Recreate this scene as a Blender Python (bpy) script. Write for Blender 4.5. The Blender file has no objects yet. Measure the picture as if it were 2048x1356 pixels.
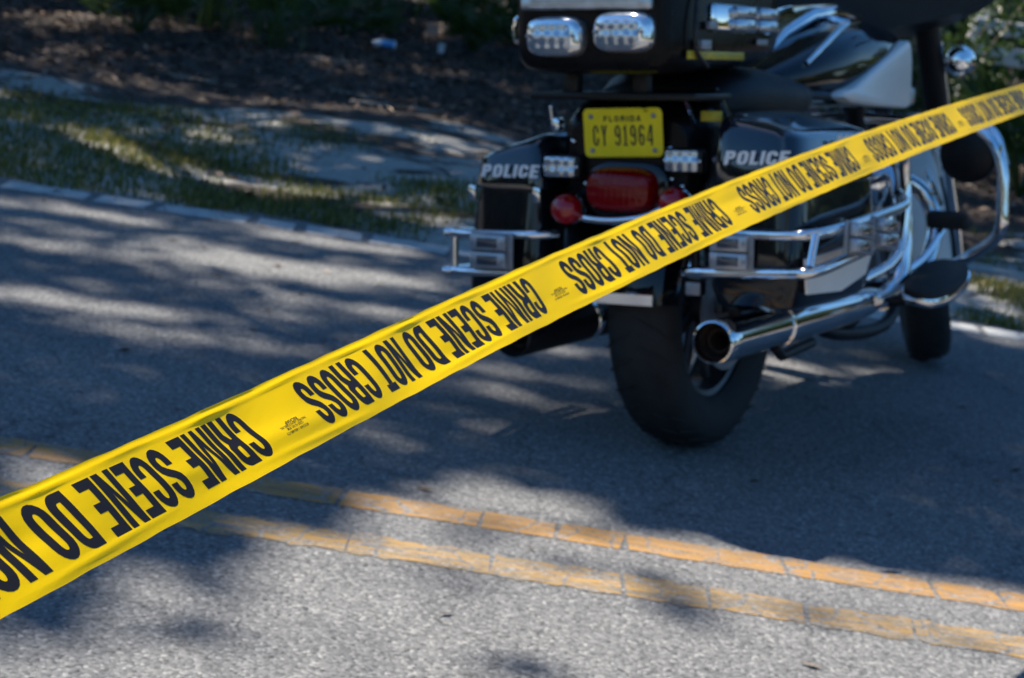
import bpy, bmesh, math, random
import numpy as np
from mathutils import Vector, Matrix
random.seed(11); rng = np.random.default_rng(5)
R = math.radians
scn = bpy.context.scene
# ------------------------------------------------------------------ camera
FPX = 3970.0; CH = 1.15
cam = bpy.data.cameras.new('camera'); camo = bpy.data.objects.new('camera', cam); scn.collection.objects.link(camo)
scn.camera = camo
cam.sensor_width = 36; cam.lens = FPX*36/2048; cam.clip_start = .05; cam.clip_end = 2000
pi_, ro_ = R(12.15), R(8.8)
cF = Vector((0, math.cos(pi_), -math.sin(pi_))); cU = Vector((0, math.sin(pi_), math.cos(pi_))); cR = Vector((1, 0, 0))
cR2 = cR*math.cos(ro_)+cU*math.sin(ro_); cU2 = -cR*math.sin(ro_)+cU*math.cos(ro_)
M = Matrix((cR2, cU2, -cF)).transposed().to_4x4(); M.translation = Vector((0, 0, CH)); camo.matrix_world = M
cam.dof.use_dof = True; cam.dof.focus_distance = 1.78; cam.dof.aperture_fstop = 11.0; cam.dof.aperture_blades = 7
# ------------------------------------------------------------------ light
SUN_EL = 63.0; SAZ = Vector((-.82, .57, 0)).normalized()
sdir = (SAZ*math.cos(R(SUN_EL))+Vector((0, 0, math.sin(R(SUN_EL)))))
sl = bpy.data.lights.new('sun', 'SUN'); sl.energy = 5.0; sl.angle = R(.53); sl.color = (1, .93, .82)
so = bpy.data.objects.new('sun', sl); scn.collection.objects.link(so)
so.rotation_euler = sdir.to_track_quat('Z', 'Y').to_euler()
w = bpy.data.worlds.new('World'); scn.world = w; w.use_nodes = True
wn = w.node_tree.nodes; bg = wn['Background']
sk = wn.new('ShaderNodeTexSky'); sk.sky_type = 'NISHITA'; sk.sun_disc = False
sk.sun_elevation = R(SUN_EL); sk.sun_rotation = math.atan2(SAZ.x, SAZ.y); sk.ozone_density = 1.6; sk.air_density = 1.0; sk.dust_density = .3
hsv = wn.new('ShaderNodeHueSaturation'); hsv.inputs['Saturation'].default_value = 1.32
w.node_tree.links.new(sk.outputs[0], hsv.inputs['Color']); w.node_tree.links.new(hsv.outputs[0], bg.inputs[0]); bg.inputs[1].default_value = .085
vs = scn.view_settings; vs.view_transform = 'Standard'; vs.look = 'None'; vs.gamma = 1; vs.exposure = 1.0
scn.render.engine = 'CYCLES'; scn.cycles.max_bounces = 8; scn.cycles.transparent_max_bounces = 12
# ------------------------------------------------------------------ materials
def nt(name):
    m = bpy.data.materials.new(name); m.use_nodes = True
    return m, m.node_tree.nodes, m.node_tree.links, m.node_tree.nodes['Principled BSDF']
def N(nodes, kind, **kw):
    n = nodes.new(kind)
    for k, v in kw.items():
        if k[0] == '_': setattr(n, k[1:], v)
        else: n.inputs[k].default_value = v
    return n
def ramp(nodes, links, src, stops):
    r = nodes.new('ShaderNodeValToRGB'); e = r.color_ramp.elements
    while len(e) < len(stops): e.new(.5)
    for el, (p, c) in zip(e, stops): el.position = p; el.color = (*c, 1) if len(c) == 3 else c
    links.new(src, r.inputs[0]); return r
def coords(nodes, links, scale=(1, 1, 1)):
    tc = nodes.new('ShaderNodeTexCoord'); mp = nodes.new('ShaderNodeMapping'); mp.inputs['Scale'].default_value = scale
    links.new(tc.outputs['Object'], mp.inputs[0]); return mp.outputs[0]
def mat(name, col, rough=.5, metal=0, coat=0, noise=0, nscale=20, bump=0, bscale=60, spec=.5, dirt=None):
    m, n, l, p = nt(name)
    p.inputs['Base Color'].default_value = (*col, 1); p.inputs['Roughness'].default_value = rough
    p.inputs['Metallic'].default_value = metal; p.inputs['Coat Weight'].default_value = coat; p.inputs['Coat Roughness'].default_value = .04
    p.inputs['Specular IOR Level'].default_value = spec
    c = coords(n, l)
    if noise:
        t = N(n, 'ShaderNodeTexNoise', Scale=nscale, Detail=6.0); l.new(c, t.inputs[0])
        r = ramp(n, l, t.outputs[0], [(.3, tuple(x*(1-noise) for x in col)), (.7, tuple(min(1, x*(1+noise)) for x in col))])
        l.new(r.outputs[0], p.inputs['Base Color'])
        rr = N(n, 'ShaderNodeMapRange'); rr.inputs['To Min'].default_value = rough*.8; rr.inputs['To Max'].default_value = min(1, rough*1.35)
        l.new(t.outputs[0], rr.inputs[0]); l.new(rr.outputs[0], p.inputs['Roughness'])
    if bump:
        t = N(n, 'ShaderNodeTexNoise', Scale=bscale, Detail=4.0); l.new(c, t.inputs[0])
        b = N(n, 'ShaderNodeBump', Strength=bump, Distance=.004); l.new(t.outputs[0], b.inputs['Height']); l.new(b.outputs[0], p.inputs['Normal'])
    return m
MT = {}
MT['black'] = mat('black_gloss_paint', (.006, .007, .01), .14, 0, .7, .25, 9, spec=.15)
MT['blackp'] = mat('black_plastic', (.008, .008, .009), .40, 0, 0, .3, 30, .15, 300, .3)
MT['blackg'] = mat('black_clearcoat', (.006, .008, .014), .08, 0, 1, .2, 9)
MT['satin'] = mat('black_satin_case', (.005, .005, .006), .26, 0, 0, .2, 12, .05, 120, .14)
MT['dark'] = mat('dark_metal', (.03, .03, .032), .45, .7, 0, .4, 40, .2)
MT['chrome'] = mat('chrome', (.82, .83, .85), .07, 1, 0, .05, 14, .03, 18)
MT['alu'] = mat('aluminium', (.5, .51, .53), .35, 1, 0, .2, 40, .1, 80)
MT['steel'] = mat('grey_bracket', (.27, .28, .30), .4, .4, 0, .2, 40)
MT['white'] = mat('white_gloss_paint', (.82, .80, .74), .3, 0, .25, .05, 8)
MT['rubber'] = mat('tyre_rubber', (.018, .018, .018), .75, 0, 0, .35, 25, .3, 90)
MT['vinyl'] = mat('seat_vinyl', (.007, .007, .009), .45, 0, 0, .2, 20, .3, 260, .25)
MT['decal'] = mat('silver_lettering', (.72, .74, .76), .4, .1)
MT['plate'] = mat('plate_yellow', (.82, .66, .008), .4, 0, .1, .06, 30)
MT['ink'] = mat('plate_ink', (.03, .03, .02), .5)
MT['sticker'] = mat('yellow_sticker', (.45, .34, .015), .4, 0, 0, .2, 60)
MT['rust'] = mat('muffler_inside', (.05, .028, .018), .9, .3, 0, .5, 40)
def lens(name, col, metal, wx, wz, st=.6):
    m, n, l, p = nt(name); c = coords(n, l)
    p.inputs['Base Color'].default_value = (*col, 1); p.inputs['Metallic'].default_value = metal
    p.inputs['Roughness'].default_value = .16; p.inputs['Coat Weight'].default_value = 1; p.inputs['Coat Roughness'].default_value = .02
    a = N(n, 'ShaderNodeTexWave', Scale=wx, _bands_direction='Y'); b = N(n, 'ShaderNodeTexWave', Scale=wz, _bands_direction='Z')
    l.new(c, a.inputs[0]); l.new(c, b.inputs[0])
    ad = n.new('ShaderNodeMath'); ad.operation = 'ADD'; l.new(a.outputs[1], ad.inputs[0]); l.new(b.outputs[1], ad.inputs[1])
    bm = N(n, 'ShaderNodeBump', Strength=st, Distance=.004); l.new(ad.outputs[0], bm.inputs['Height']); l.new(bm.outputs[0], p.inputs['Normal'])
    return m
MT['red'] = lens('red_lens', (.17, .0004, .0015), 0, 22, 14, .2); MT['red'].node_tree.nodes['Principled BSDF'].inputs['Coat Weight'].default_value = .22; MT['red'].node_tree.nodes['Principled BSDF'].inputs['Specular IOR Level'].default_value = .25
MT['redb'] = mat('red_bullet_lens', (.30, .002, .006), .1, 0, .6)
MT['clear'] = lens('clear_faceted_lens', (.50, .55, .60), .75, 14, 11)
MT['lampglass'] = mat('lamp_bezel', (.72, .76, .8), .12, .9, 1, .05, 40, .2, 40)

MT['house'] = mat('grey_lamp_housing', (.36, .38, .42), .28, .5, .6, .1, 60)
MT['dlens'] = mat('dark_lamp_lens', (.05, .06, .08), .12, .2, 1)
MT['rimdark'] = mat('dark_cast_wheel', (.10, .10, .11), .35, .8, 0, .2, 30)
# asphalt
def asphalt_col(n, l, c):
    v = N(n, 'ShaderNodeTexVoronoi', Scale=150.0); l.new(c, v.inputs[0])
    no = N(n, 'ShaderNodeTexNoise', Scale=95.0, Detail=5.0, Roughness=.7); l.new(c, no.inputs[0])
    big = N(n, 'ShaderNodeTexNoise', Scale=1.3, Detail=4.0); l.new(c, big.inputs[0])
    r1 = ramp(n, l, v.outputs['Color'], [(.0, (.065, .068, .072)), (.35, (.155, .157, .16)), (.7, (.215, .216, .216)), (1, (.40, .395, .385))])
    r2 = ramp(n, l, no.outputs[0], [(.33, (.25, .25, .27)), (.43, (.8, .8, .8)), (.62, (1, 1, 1)), (.72, (1.35, 1.33, 1.28))])
    mx = N(n, 'ShaderNodeMix', _data_type='RGBA', _blend_type='MULTIPLY'); mx.inputs[0].default_value = 1
    l.new(r1.outputs[0], mx.inputs[6]); l.new(r2.outputs[0], mx.inputs[7])
    r3 = ramp(n, l, big.outputs[0], [(.3, (.86, .86, .87)), (.7, (1.08, 1.07, 1.05))])
    m2 = N(n, 'ShaderNodeMix', _data_type='RGBA', _blend_type='MULTIPLY'); m2.inputs[0].default_value = 1
    l.new(mx.outputs[2], m2.inputs[6]); l.new(r3.outputs[0], m2.inputs[7])
    # sparse dark pits
    pv = N(n, 'ShaderNodeTexVoronoi', Scale=26.0, Randomness=1.0); l.new(c, pv.inputs[0])
    r4 = ramp(n, l, pv.outputs['Distance'], [(.07, (.3, .3, .3)), (.13, (1, 1, 1))])
    m3 = N(n, 'ShaderNodeMix', _data_type='RGBA', _blend_type='MULTIPLY'); m3.inputs[0].default_value = .8
    l.new(m2.outputs[2], m3.inputs[6]); l.new(r4.outputs[0], m3.inputs[7])
    wn_ = N(n, 'ShaderNodeTexNoise', Scale=5.0, Detail=5.0); l.new(c, wn_.inputs[0])
    wv_ = n.new('ShaderNodeVectorMath'); wv_.operation = 'MULTIPLY_ADD'; l.new(wn_.outputs['Color'], wv_.inputs[0]); wv_.inputs[1].default_value = (.3, .3, 0); l.new(c, wv_.inputs[2])
    vc = N(n, 'ShaderNodeTexVoronoi', Scale=1.7, _feature='DISTANCE_TO_EDGE'); l.new(wv_.outputs[0], vc.inputs[0])
    ck = ramp(n, l, vc.outputs['Distance'], [(.002, (.55, .55, .56)), (.010, (1, 1, 1))])
    m4 = N(n, 'ShaderNodeMix', _data_type='RGBA', _blend_type='MULTIPLY'); m4.inputs[0].default_value = .8
    l.new(m3.outputs[2], m4.inputs[6]); l.new(ck.outputs[0], m4.inputs[7])
    sp_ = n.new('ShaderNodeSeparateXYZ'); l.new(c, sp_.inputs[0]); wvv = n.new('ShaderNodeMath'); wvv.operation = 'SINE'
    mu = n.new('ShaderNodeMath'); mu.operation = 'MULTIPLY'; mu.inputs[1].default_value = 3.4; l.new(sp_.outputs[1], mu.inputs[0]); l.new(mu.outputs[0], wvv.inputs[0])
    bd = ramp(n, l, wvv.outputs[0], [(0, (.93, .93, .94)), (1, (1.04, 1.04, 1.03))])
    m5 = N(n, 'ShaderNodeMix', _data_type='RGBA', _blend_type='MULTIPLY'); m5.inputs[0].default_value = 1
    l.new(m4.outputs[2], m5.inputs[6]); l.new(bd.outputs[0], m5.inputs[7])
    return m5.outputs[2], v.outputs['Distance'], no.outputs[0]
m, n, l, p = nt('asphalt'); c = coords(n, l); col, hd, hn = asphalt_col(n, l, c)
l.new(col, p.inputs['Base Color']); p.inputs['Roughness'].default_value = .85; p.inputs['Specular IOR Level'].default_value = .3
ad = n.new('ShaderNodeMath'); ad.operation = 'SUBTRACT'; l.new(hn, ad.inputs[0]); l.new(hd, ad.inputs[1])
bm = N(n, 'ShaderNodeBump', Strength=.55, Distance=.005); l.new(ad.outputs[0], bm.inputs['Height']); l.new(bm.outputs[0], p.inputs['Normal']); MT['asphalt'] = m
def paint(name, c1, c2, wear, streak=1.0):
    m, n, l, p = nt(name); c = coords(n, l); acol, hd, hn = asphalt_col(n, l, c)
    a = N(n, 'ShaderNodeTexNoise', Scale=9.0, Detail=7.0, Roughness=.65)
    c2_ = coords(n, l, (.35*streak, 4, 1)); l.new(c2_, a.inputs[0])
    pc = ramp(n, l, a.outputs[0], [(.35, c2), (.62, c1)])
    b = N(n, 'ShaderNodeTexNoise', Scale=34.0, Detail=6.0, Roughness=.7); l.new(c2_, b.inputs[0])
    w0 = ramp(n, l, b.outputs[0], [(wear, (0, 0, 0)), (wear+.07, (1, 1, 1))])
    wn_ = N(n, 'ShaderNodeTexNoise', Scale=14.0, Detail=3.0); l.new(c, wn_.inputs[0])
    wv_ = n.new('ShaderNodeVectorMath'); wv_.operation = 'MULTIPLY_ADD'; l.new(wn_.outputs['Color'], wv_.inputs[0]); wv_.inputs[1].default_value = (.06, .06, 0); l.new(c, wv_.inputs[2])
    vc = N(n, 'ShaderNodeTexVoronoi', Scale=8.0, _feature='DISTANCE_TO_EDGE'); l.new(wv_.outputs[0], vc.inputs[0])
    ck = ramp(n, l, vc.outputs['Distance'], [(.012, (.1, .1, .1)), (.03, (1, 1, 1))])
    w_ = N(n, 'ShaderNodeMix', _data_type='RGBA', _blend_type='MULTIPLY'); w_.inputs[0].default_value = 1; l.new(w0.outputs[0], w_.inputs[6]); l.new(ck.outputs[0], w_.inputs[7])
    mx = N(n, 'ShaderNodeMix', _data_type='RGBA'); l.new(w_.outputs[2], mx.inputs[0]); l.new(acol, mx.inputs[6]); l.new(pc.outputs[0], mx.inputs[7])
    l.new(mx.outputs[2], p.inputs['Base Color']); p.inputs['Roughness'].default_value = .7
    bm = N(n, 'ShaderNodeBump', Strength=.3, Distance=.003); l.new(hn, bm.inputs['Height']); l.new(bm.outputs[0], p.inputs['Normal'])
    return m
MT['yel1'] = paint('yellow_road_paint', (.38, .19, .04), (.24, .13, .035), .43)
MT['yel2'] = paint('worn_yellow_road_paint', (.38, .21, .045), (.16, .12, .06), .455)
MT['whitep'] = paint('white_road_paint', (.52, .52, .50), (.38, .38, .37), .40)
MT['halo'] = mat('dark_old_paint_edge', (.07, .065, .05), .8, 0, 0, .4, 60)

# ground : sand / leaf litter / soil
m, n, l, p = nt('verge_ground'); c = coords(n, l)
sx = n.new('ShaderNodeSeparateXYZ'); l.new(c, sx.inputs[0])
no = N(n, 'ShaderNodeTexNoise', Scale=1.0, Detail=6.0, Roughness=.62); l.new(coords(n, l, (.8, 1.6, 1)), no.inputs[0])
# distance from the road edge drives sand -> litter
mr = N(n, 'ShaderNodeMapRange'); mr.inputs['From Min'].default_value = 9.4; mr.inputs['From Max'].default_value = 10.6; l.new(sx.outputs[1], mr.inputs[0])
mr.inputs['To Min'].default_value = .04; mr.inputs['To Max'].default_value = -.6
ad = n.new('ShaderNodeMath'); ad.operation = 'ADD'; l.new(no.outputs[0], ad.inputs[0]); l.new(mr.outputs[0], ad.inputs[1])
fac = ramp(n, l, ad.outputs[0], [(.475, (0, 0, 0)), (.52, (1, 1, 1))])
n2 = N(n, 'ShaderNodeTexNoise', Scale=28.0, Detail=8.0, Roughness=.75); l.new(c, n2.inputs[0])
lit = ramp(n, l, n2.outputs[0], [(.3, (.012, .009, .008)), (.5, (.034, .024, .018)), (.62, (.062, .042, .03)), (.75, (.18, .12, .085))])
snd = ramp(n, l, n2.outputs[0], [(.3, (.22, .21, .19)), (.5, (.38, .365, .33)), (.7, (.50, .48, .43))])
mx = N(n, 'ShaderNodeMix', _data_type='RGBA'); l.new(fac.outputs[0], mx.inputs[0]); l.new(lit.outputs[0], mx.inputs[6]); l.new(snd.outputs[0], mx.inputs[7])
l.new(mx.outputs[2], p.inputs['Base Color']); p.inputs['Roughness'].default_value = .95
bm = N(n, 'ShaderNodeBump', Strength=.8, Distance=.03); l.new(n2.outputs[0], bm.inputs['Height']); l.new(bm.outputs[0], p.inputs['Normal']); MT['ground'] = m
def leafmat(name, stops, tr=.35, rough=.5):
    m, n, l, p = nt(name)
    oi = n.new('ShaderNodeNewGeometry')
    r = ramp(n, l, oi.outputs['Random Per Island'], stops)
    l.new(r.outputs[0], p.inputs['Base Color']); p.inputs['Roughness'].default_value = rough
    t = n.new('ShaderNodeBsdfTranslucent'); mxs = n.new('ShaderNodeMixShader'); mxs.inputs[0].default_value = tr
    hs = N(n, 'ShaderNodeHueSaturation'); hs.inputs['Value'].default_value = 1.6; l.new(r.outputs[0], hs.inputs['Color']); l.new(hs.outputs[0], t.inputs[0])
    l.new(p.outputs[0], mxs.inputs[1]); l.new(t.outputs[0], mxs.inputs[2]); l.new(mxs.outputs[0], n['Material Output'].inputs[0])
    return m
MT['leaf'] = leafmat('tree_leaves', [(0, (.03, .055, .012)), (.5, (.045, .08, .02)), (1, (.07, .10, .025))], .2)
MT['palm'] = leafmat('palmetto_leaf', [(0, (.022, .045, .010)), (1, (.055, .09, .018))], .3, .4)
MT['grass'] = leafmat('grass_blades', [(0, (.05, .06, .010)), (.6, (.10, .11, .018)), (.85, (.18, .17, .04)), (1, (.32, .25, .11))], .35, .6)
MT['litter'] = leafmat('dead_leaves', [(0, (.025, .015, .011)), (.6, (.06, .036, .024)), (.9, (.12, .075, .05)), (1, (.32, .23, .16))], .05, .7)
MT['bark'] = mat('bark', (.10, .085, .07), .9, 0, 0, .5, 12, 1, 30)
MT['wood'] = mat('weathered_twig', (.24, .20, .16), .85, 0, 0, .4, 30, .6, 60)
MT['whitewash'] = mat('weathered_white_paint', (.62, .60, .56), .7, 0, 0, .25, 12, .3, 40)
MT['can'] = mat('can_blue', (.08, .28, .6), .35, .3, 0, .1)
MT['canw'] = mat('can_white', (.7, .74, .8), .35, .2)
MT['paper'] = mat('paper', (.62, .60, .60), .8, 0, 0, .1)
MT['card'] = mat('cardboard', (.42, .29, .22), .9, 0, 0, .15)

# tape film
m, n, l, p = nt('tape_film'); c = coords(n, l)
p.inputs['Base Color'].default_value = (.92, .60, .001, 1); p.inputs['Roughness'].default_value = .36; p.inputs['Specular IOR Level'].default_value = .22
t = N(n, 'ShaderNodeTexNoise', Scale=30.0, Detail=6.0, Roughness=.6); l.new(coords(n, l, (1.6, .5, 1.6)), t.inputs[0])
bm = N(n, 'ShaderNodeBump', Strength=.18, Distance=.004); l.new(t.outputs[0], bm.inputs['Height']); l.new(bm.outputs[0], p.inputs['Normal'])
tb = n.new('ShaderNodeBsdfTranslucent'); tb.inputs[0].default_value = (.98, .68, .004, 1); l.new(bm.outputs[0], tb.inputs[1])
mxs = n.new('ShaderNodeMixShader'); mxs.inputs[0].default_value = .42
l.new(p.outputs[0], mxs.inputs[1]); l.new(tb.outputs[0], mxs.inputs[2]); l.new(mxs.outputs[0], n['Material Output'].inputs[0]); MT['tape'] = m
m, n, l, p = nt('tape_ink'); p.inputs['Base Color'].default_value = (.012, .010, .010, 1); p.inputs['Roughness'].default_value = .36
tb = n.new('ShaderNodeBsdfTranslucent'); tb.inputs[0].default_value = (.05, .035, .01, 1); mxs = n.new('ShaderNodeMixShader'); mxs.inputs[0].default_value = .3
l.new(p.outputs[0], mxs.inputs[1]); l.new(tb.outputs[0], mxs.inputs[2]); l.new(mxs.outputs[0], n['Material Output'].inputs[0]); MT['tink'] = m

# ------------------------------------------------------------------ mesh helpers
def link_mesh(name, verts, faces, material, parent=None, smooth=40, loc=None):
    me = bpy.data.meshes.new(name); me.from_pydata([tuple(v) for v in verts], [], faces); me.update()
    o = bpy.data.objects.new(name, me); scn.collection.objects.link(o); me.materials.append(material)
    if smooth:
        me.polygons.foreach_set('use_smooth', [True]*len(me.polygons)); me.set_sharp_from_angle(angle=R(smooth))
    if parent: o.parent = parent
    return o
XF = [None]
class MB:
    def __init__(s): s.v = []; s.f = []
    def add(s, vs, fs):
        b = len(s.v); s.v += [Vector(v) for v in vs]; s.f += [tuple(i+b for i in f) for f in fs]; return s
    def box(s, c, d, bev=.0, rot=None, seg=2):
        bm = bmesh.new(); bmesh.ops.create_cube(bm, size=1)
        for v in bm.verts: v.co = Vector((v.co.x*d[0], v.co.y*d[1], v.co.z*d[2]))
        if bev: bmesh.ops.bevel(bm, geom=bm.edges[:], offset=bev, segments=seg, profile=.5, affect='EDGES')
        mt = rot if rot is not None else Matrix.Identity(3); cc = Vector(c)
        bm.verts.index_update()
        s.add([mt @ v.co+cc for v in bm.verts], [[v.index for v in f.verts] for f in bm.faces]); bm.free(); return s
    def tube(s, pts, r, n=14, smooth=0, closed=False, ry=None):
        P = [Vector(q) for q in pts]; rs = r if isinstance(r, (list, tuple)) else [r]*len(P)
        if smooth and len(P) > 2:
            Q = []; rr = []; L = len(P)
            for i in range(L-1 if not closed else L):
                p0, p1, p2, p3 = (P[(i-1) % L] if closed or i else P[0]), P[i], P[(i+1) % L], (P[(i+2) % L] if closed or i+2 < L else P[L-1])
                for k in range(smooth):
                    t = k/smooth
                    Q.append(.5*((2*p1)+(p2-p0)*t+(2*p0-5*p1+4*p2-p3)*t*t+(3*p1-3*p2+p3-p0)*t**3)); rr.append(rs[i]*(1-t)+rs[(i+1) % L]*t)
            if not closed: Q.append(P[-1]); rr.append(rs[-1])
            P, rs = Q, rr
        L = len(P); b = len(s.v); up = None
        for i in range(L):
            d = (P[(i+1) % L]-P[i-1]) if (closed or 0 < i < L-1) else (P[1]-P[0] if i == 0 else P[-1]-P[-2])
            d.normalize()
            if up is None: up = d.orthogonal().normalized()
            up = (up-d*up.dot(d)).normalized(); sd = d.cross(up)
            for k in range(n):
                a = 2*math.pi*k/n; s.v.append(P[i]+(up*math.cos(a)+sd*math.sin(a))*rs[i])
        for i in range(L if closed else L-1):
            for k in range(n):
                s.f.append((b+i*n+k, b+i*n+(k+1) % n, b+((i+1) % L)*n+(k+1) % n, b+((i+1) % L)*n+k))
        if not closed: s.f.append(tuple(b+k for k in range(n))[::-1]); s.f.append(tuple(b+(L-1)*n+k for k in range(n)))
        return s
    def loft(s, rings, caps=True):
        n = len(rings[0]); b = len(s.v)
        for r in rings: s.v += [Vector(q) for q in r]
        for i in range(len(rings)-1):
            for k in range(n): s.f.append((b+i*n+k, b+i*n+(k+1) % n, b+(i+1)*n+(k+1) % n, b+(i+1)*n+k))
        if caps: s.f.append(tuple(b+k for k in range(n))[::-1]); s.f.append(tuple(b+(len(rings)-1)*n+k for k in range(n)))
        return s
    def lathe(s, prof, c, axis, n=40, a0=0, a1=2*math.pi):
        ax = Vector(axis).normalized(); u = ax.orthogonal().normalized()
        if abs(ax.y) > .99: u = Vector((1, 0, 0))
        v = ax.cross(u); C = Vector(c); full = abs(a1-a0-2*math.pi) < 1e-6; b = len(s.v); m_ = n if full else n+1
        for k in range(m_):
            a = a0+(a1-a0)*k/n
            for (r, h) in prof: s.v.append(C+ax*h+(u*math.cos(a)+v*math.sin(a))*r)
        L = len(prof)
        for k in range(n):
            for i in range(L-1): s.f.append((b+k*L+i, b+((k+1) % m_)*L+i, b+((k+1) % m_)*L+i+1, b+k*L+i+1))
        return s
    def prism(s, poly, ex):
        n = len(poly); b = len(s.v); e = Vector(ex)
        s.v += [Vector(q) for q in poly]+[Vector(q)+e for q in poly]
        s.f.append(tuple(range(b, b+n))); s.f.append(tuple(range(b+2*n-1, b+n-1, -1)))
        for k in range(n): s.f.append((b+k, b+n+k, b+n+(k+1) % n, b+(k+1) % n))
        return s
    def build(s, name, material, parent=None, smooth=40, label=None):
        vs = [XF[0](v) for v in s.v] if XF[0] else s.v
        o = link_mesh(name, vs, s.f, material, parent, smooth)
        bm = bmesh.new(); bm.from_mesh(o.data); bmesh.ops.recalc_face_normals(bm, faces=bm.faces[:]); bm.to_mesh(o.data); bm.free()
        if smooth: o.data.set_sharp_from_angle(angle=R(smooth))
        if label: o['label'] = label
        return o
def sup(cx, cy, hx, hy, n=32, e=4.0):      # superellipse ring, 2-D
    out = []
    for k in range(n):
        a = 2*math.pi*(k+.5)/n; ca, sa = math.cos(a), math.sin(a)
        out.append((cx+hx*math.copysign(abs(ca)**(2/e), ca), cy+hy*math.copysign(abs(sa)**(2/e), sa)))
    return out
def tag(o, label=None, cat=None, group=None, kind=None):
    if label: o['label'] = label
    if cat: o['category'] = cat
    if group: o['group'] = group
    if kind: o['kind'] = kind
    return o
def empty(name, loc=(0, 0, 0)):
    o = bpy.data.objects.new(name, None); scn.collection.objects.link(o); o.location = loc; o.empty_display_size = .1; return o
def ground_z(x, y):
    if y < 6.85: return -.012
    d = y-6.85
    return -.012+.028*math.sin(x*1.7+y*.9)*min(1, d)+.02*math.sin(x*3.1-y*2.3+1)*min(1, d)+.012*min(d, 6)

# ------------------------------------------------------------------ ground, road, markings
def axisvals(a, b, lo, hi, fine, far):
    v = list(np.arange(a, b+1e-6, fine)); st = fine; x = a
    while x > lo: st *= 1.5; x -= st; v.insert(0, max(x, lo))
    st = fine; x = b
    while x < hi: st *= 1.5; x += st; v.append(min(x, hi))
    return v
xs = axisvals(-6, 8, -600, 600, .12, 0); ys = [y for y in axisvals(6.62, 24, -1, 900, .12, 0) if y >= 6.6]
V = [(x, y, ground_z(x, y)+(random.uniform(-.006, .006) if y > 7 and -6 <= x <= 8 else 0)) for y in ys for x in xs]
nx = len(xs); Fc = [(j*nx+i, j*nx+i+1, (j+1)*nx+i+1, (j+1)*nx+i) for j in range(len(ys)-1) for i in range(nx-1)]
b = len(V); V += [(-600, -700, -.012), (600, -700, -.012), (600, -.42, -.012), (-600, -.42, -.012)]; Fc.append((b, b+1, b+2, b+3))
tag(link_mesh('ground', V, Fc, MT['ground']), kind='structure')
# ragged asphalt edge beyond the white line
def edge_y(x): return 6.62+.028*x*(1 if abs(x) < 6 else 0)+.028*(6*math.copysign(1, x) if abs(x) >= 6 else 0)
rx = [-600, -60, -20]+list(np.arange(-6, 6.01, .07))+[20, 60, 600]
V = []; Fc = []
for x in rx:
    ragg = .10+.035*math.sin(x*5.3)+.03*math.sin(x*13.1+1)+random.uniform(-.015, .015)
    V += [(x, -.55, .0), (x, edge_y(x)+ragg, .0), (x, edge_y(x)+ragg+.03, -.06)]
for i in range(len(rx)-1):
    for k in range(2): Fc.append((3*i+k, 3*i+3+k, 3*i+4+k, 3*i+1+k))
tag(link_mesh('road', V, Fc, MT['asphalt'], smooth=0), kind='structure')
def marking(name, yc, wd, material, z, gaps, wob=.004, gapw=(.004, .009), x0=-5, x1=6, seed=1):
    r = random.Random(seed); V = []; Fc = []; x = x0
    while x < x1:
        L = r.uniform(*gaps); g = r.uniform(*gapw); sl = r.uniform(-.006, .006); n_ = max(2, int(L/.022)); b = len(V)
        for i in range(n_+1):
            t = x+L*i/n_
            y = yc(t)
            for s_, sg in ((-1, -1), (1, 1)):
                V.append((t+sl*sg+r.uniform(-.004, .004), y+sg*(wd/2)+r.uniform(-wob, wob), z))
        for i in range(n_): Fc.append((b+2*i, b+2*i+2, b+2*i+3, b+2*i+1))
        x += L+g
    return tag(link_mesh(name, V, Fc, material, smooth=0), kind='structure')
marking('centre_line', lambda x: 3.665, .105, MT['yel1'], .0014, (.10, .32), seed=4)
marking('worn_centre_line', lambda x: 3.405, .115, MT['yel2'], .0014, (.07, .30), wob=.010, seed=9)
0 and marking('centre_line_edge', lambda x: 3.345, .03, MT['halo'], .003, (.3, .8), wob=.008, seed=5)
marking('edge_line', lambda x: edge_y(x)-.03, .15, MT['whitep'], .0014, (.10, .36), wob=.008, gapw=(.02, .045), seed=3)

# ------------------------------------------------------------------ lettering: hand drawn condensed grotesque outlines (unit height)
def arc(cx, cy, rx, ry, a0, a1, n=9):
    return [(cx+rx*math.cos(R(a0+(a1-a0)*i/n)), cy+ry*math.sin(R(a0+(a1-a0)*i/n))) for i in range(n+1)]
S = .30   # stem in units of letter width .. letters are drawn in a 1 x 1 box then scaled
def gO(s, h):
    o = arc(.5, .72, .5, .28, 0, 180)+arc(.5, .28, .5, .28, 180, 360)
    i = arc(.5, .72, .5-s, .28-h, 0, 180)+arc(.5, .28, .5-s, .28-h, 180, 360)
    return [o, i]
def gC(s, h):
    return [[(1, .64)]+arc(.5, .72, .5, .28, 0, 180)+arc(.5, .28, .5, .28, 180, 360)+[(1, .38), (1-s, .38)]+arc(.5, .28, .5-s, .28-h, 360, 180)+arc(.5, .72, .5-s, .28-h, 180, 0)+[(1-s, .64)]]
def gS(s, h):
    o = [(1, .66)]+arc(.5, .74, .5, .26, 0, 180)+[(0, .66)]+[(.06, .56), (.2, .49), (.48, .40), (1-s-.02, .33)]+arc(.5, .26, .5-s, .26-h, 0, -180)+[(s, .36), (0, .36)]
    o += arc(.5, .26, .5, .26, 180, 360)+[(1, .33), (.95, .44), (.8, .52), (.52, .60), (s+.02, .68)]+arc(.5, .74, .5-s, .26-h, 180, 0)+[(1-s, .66)]
    return [o]
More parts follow.
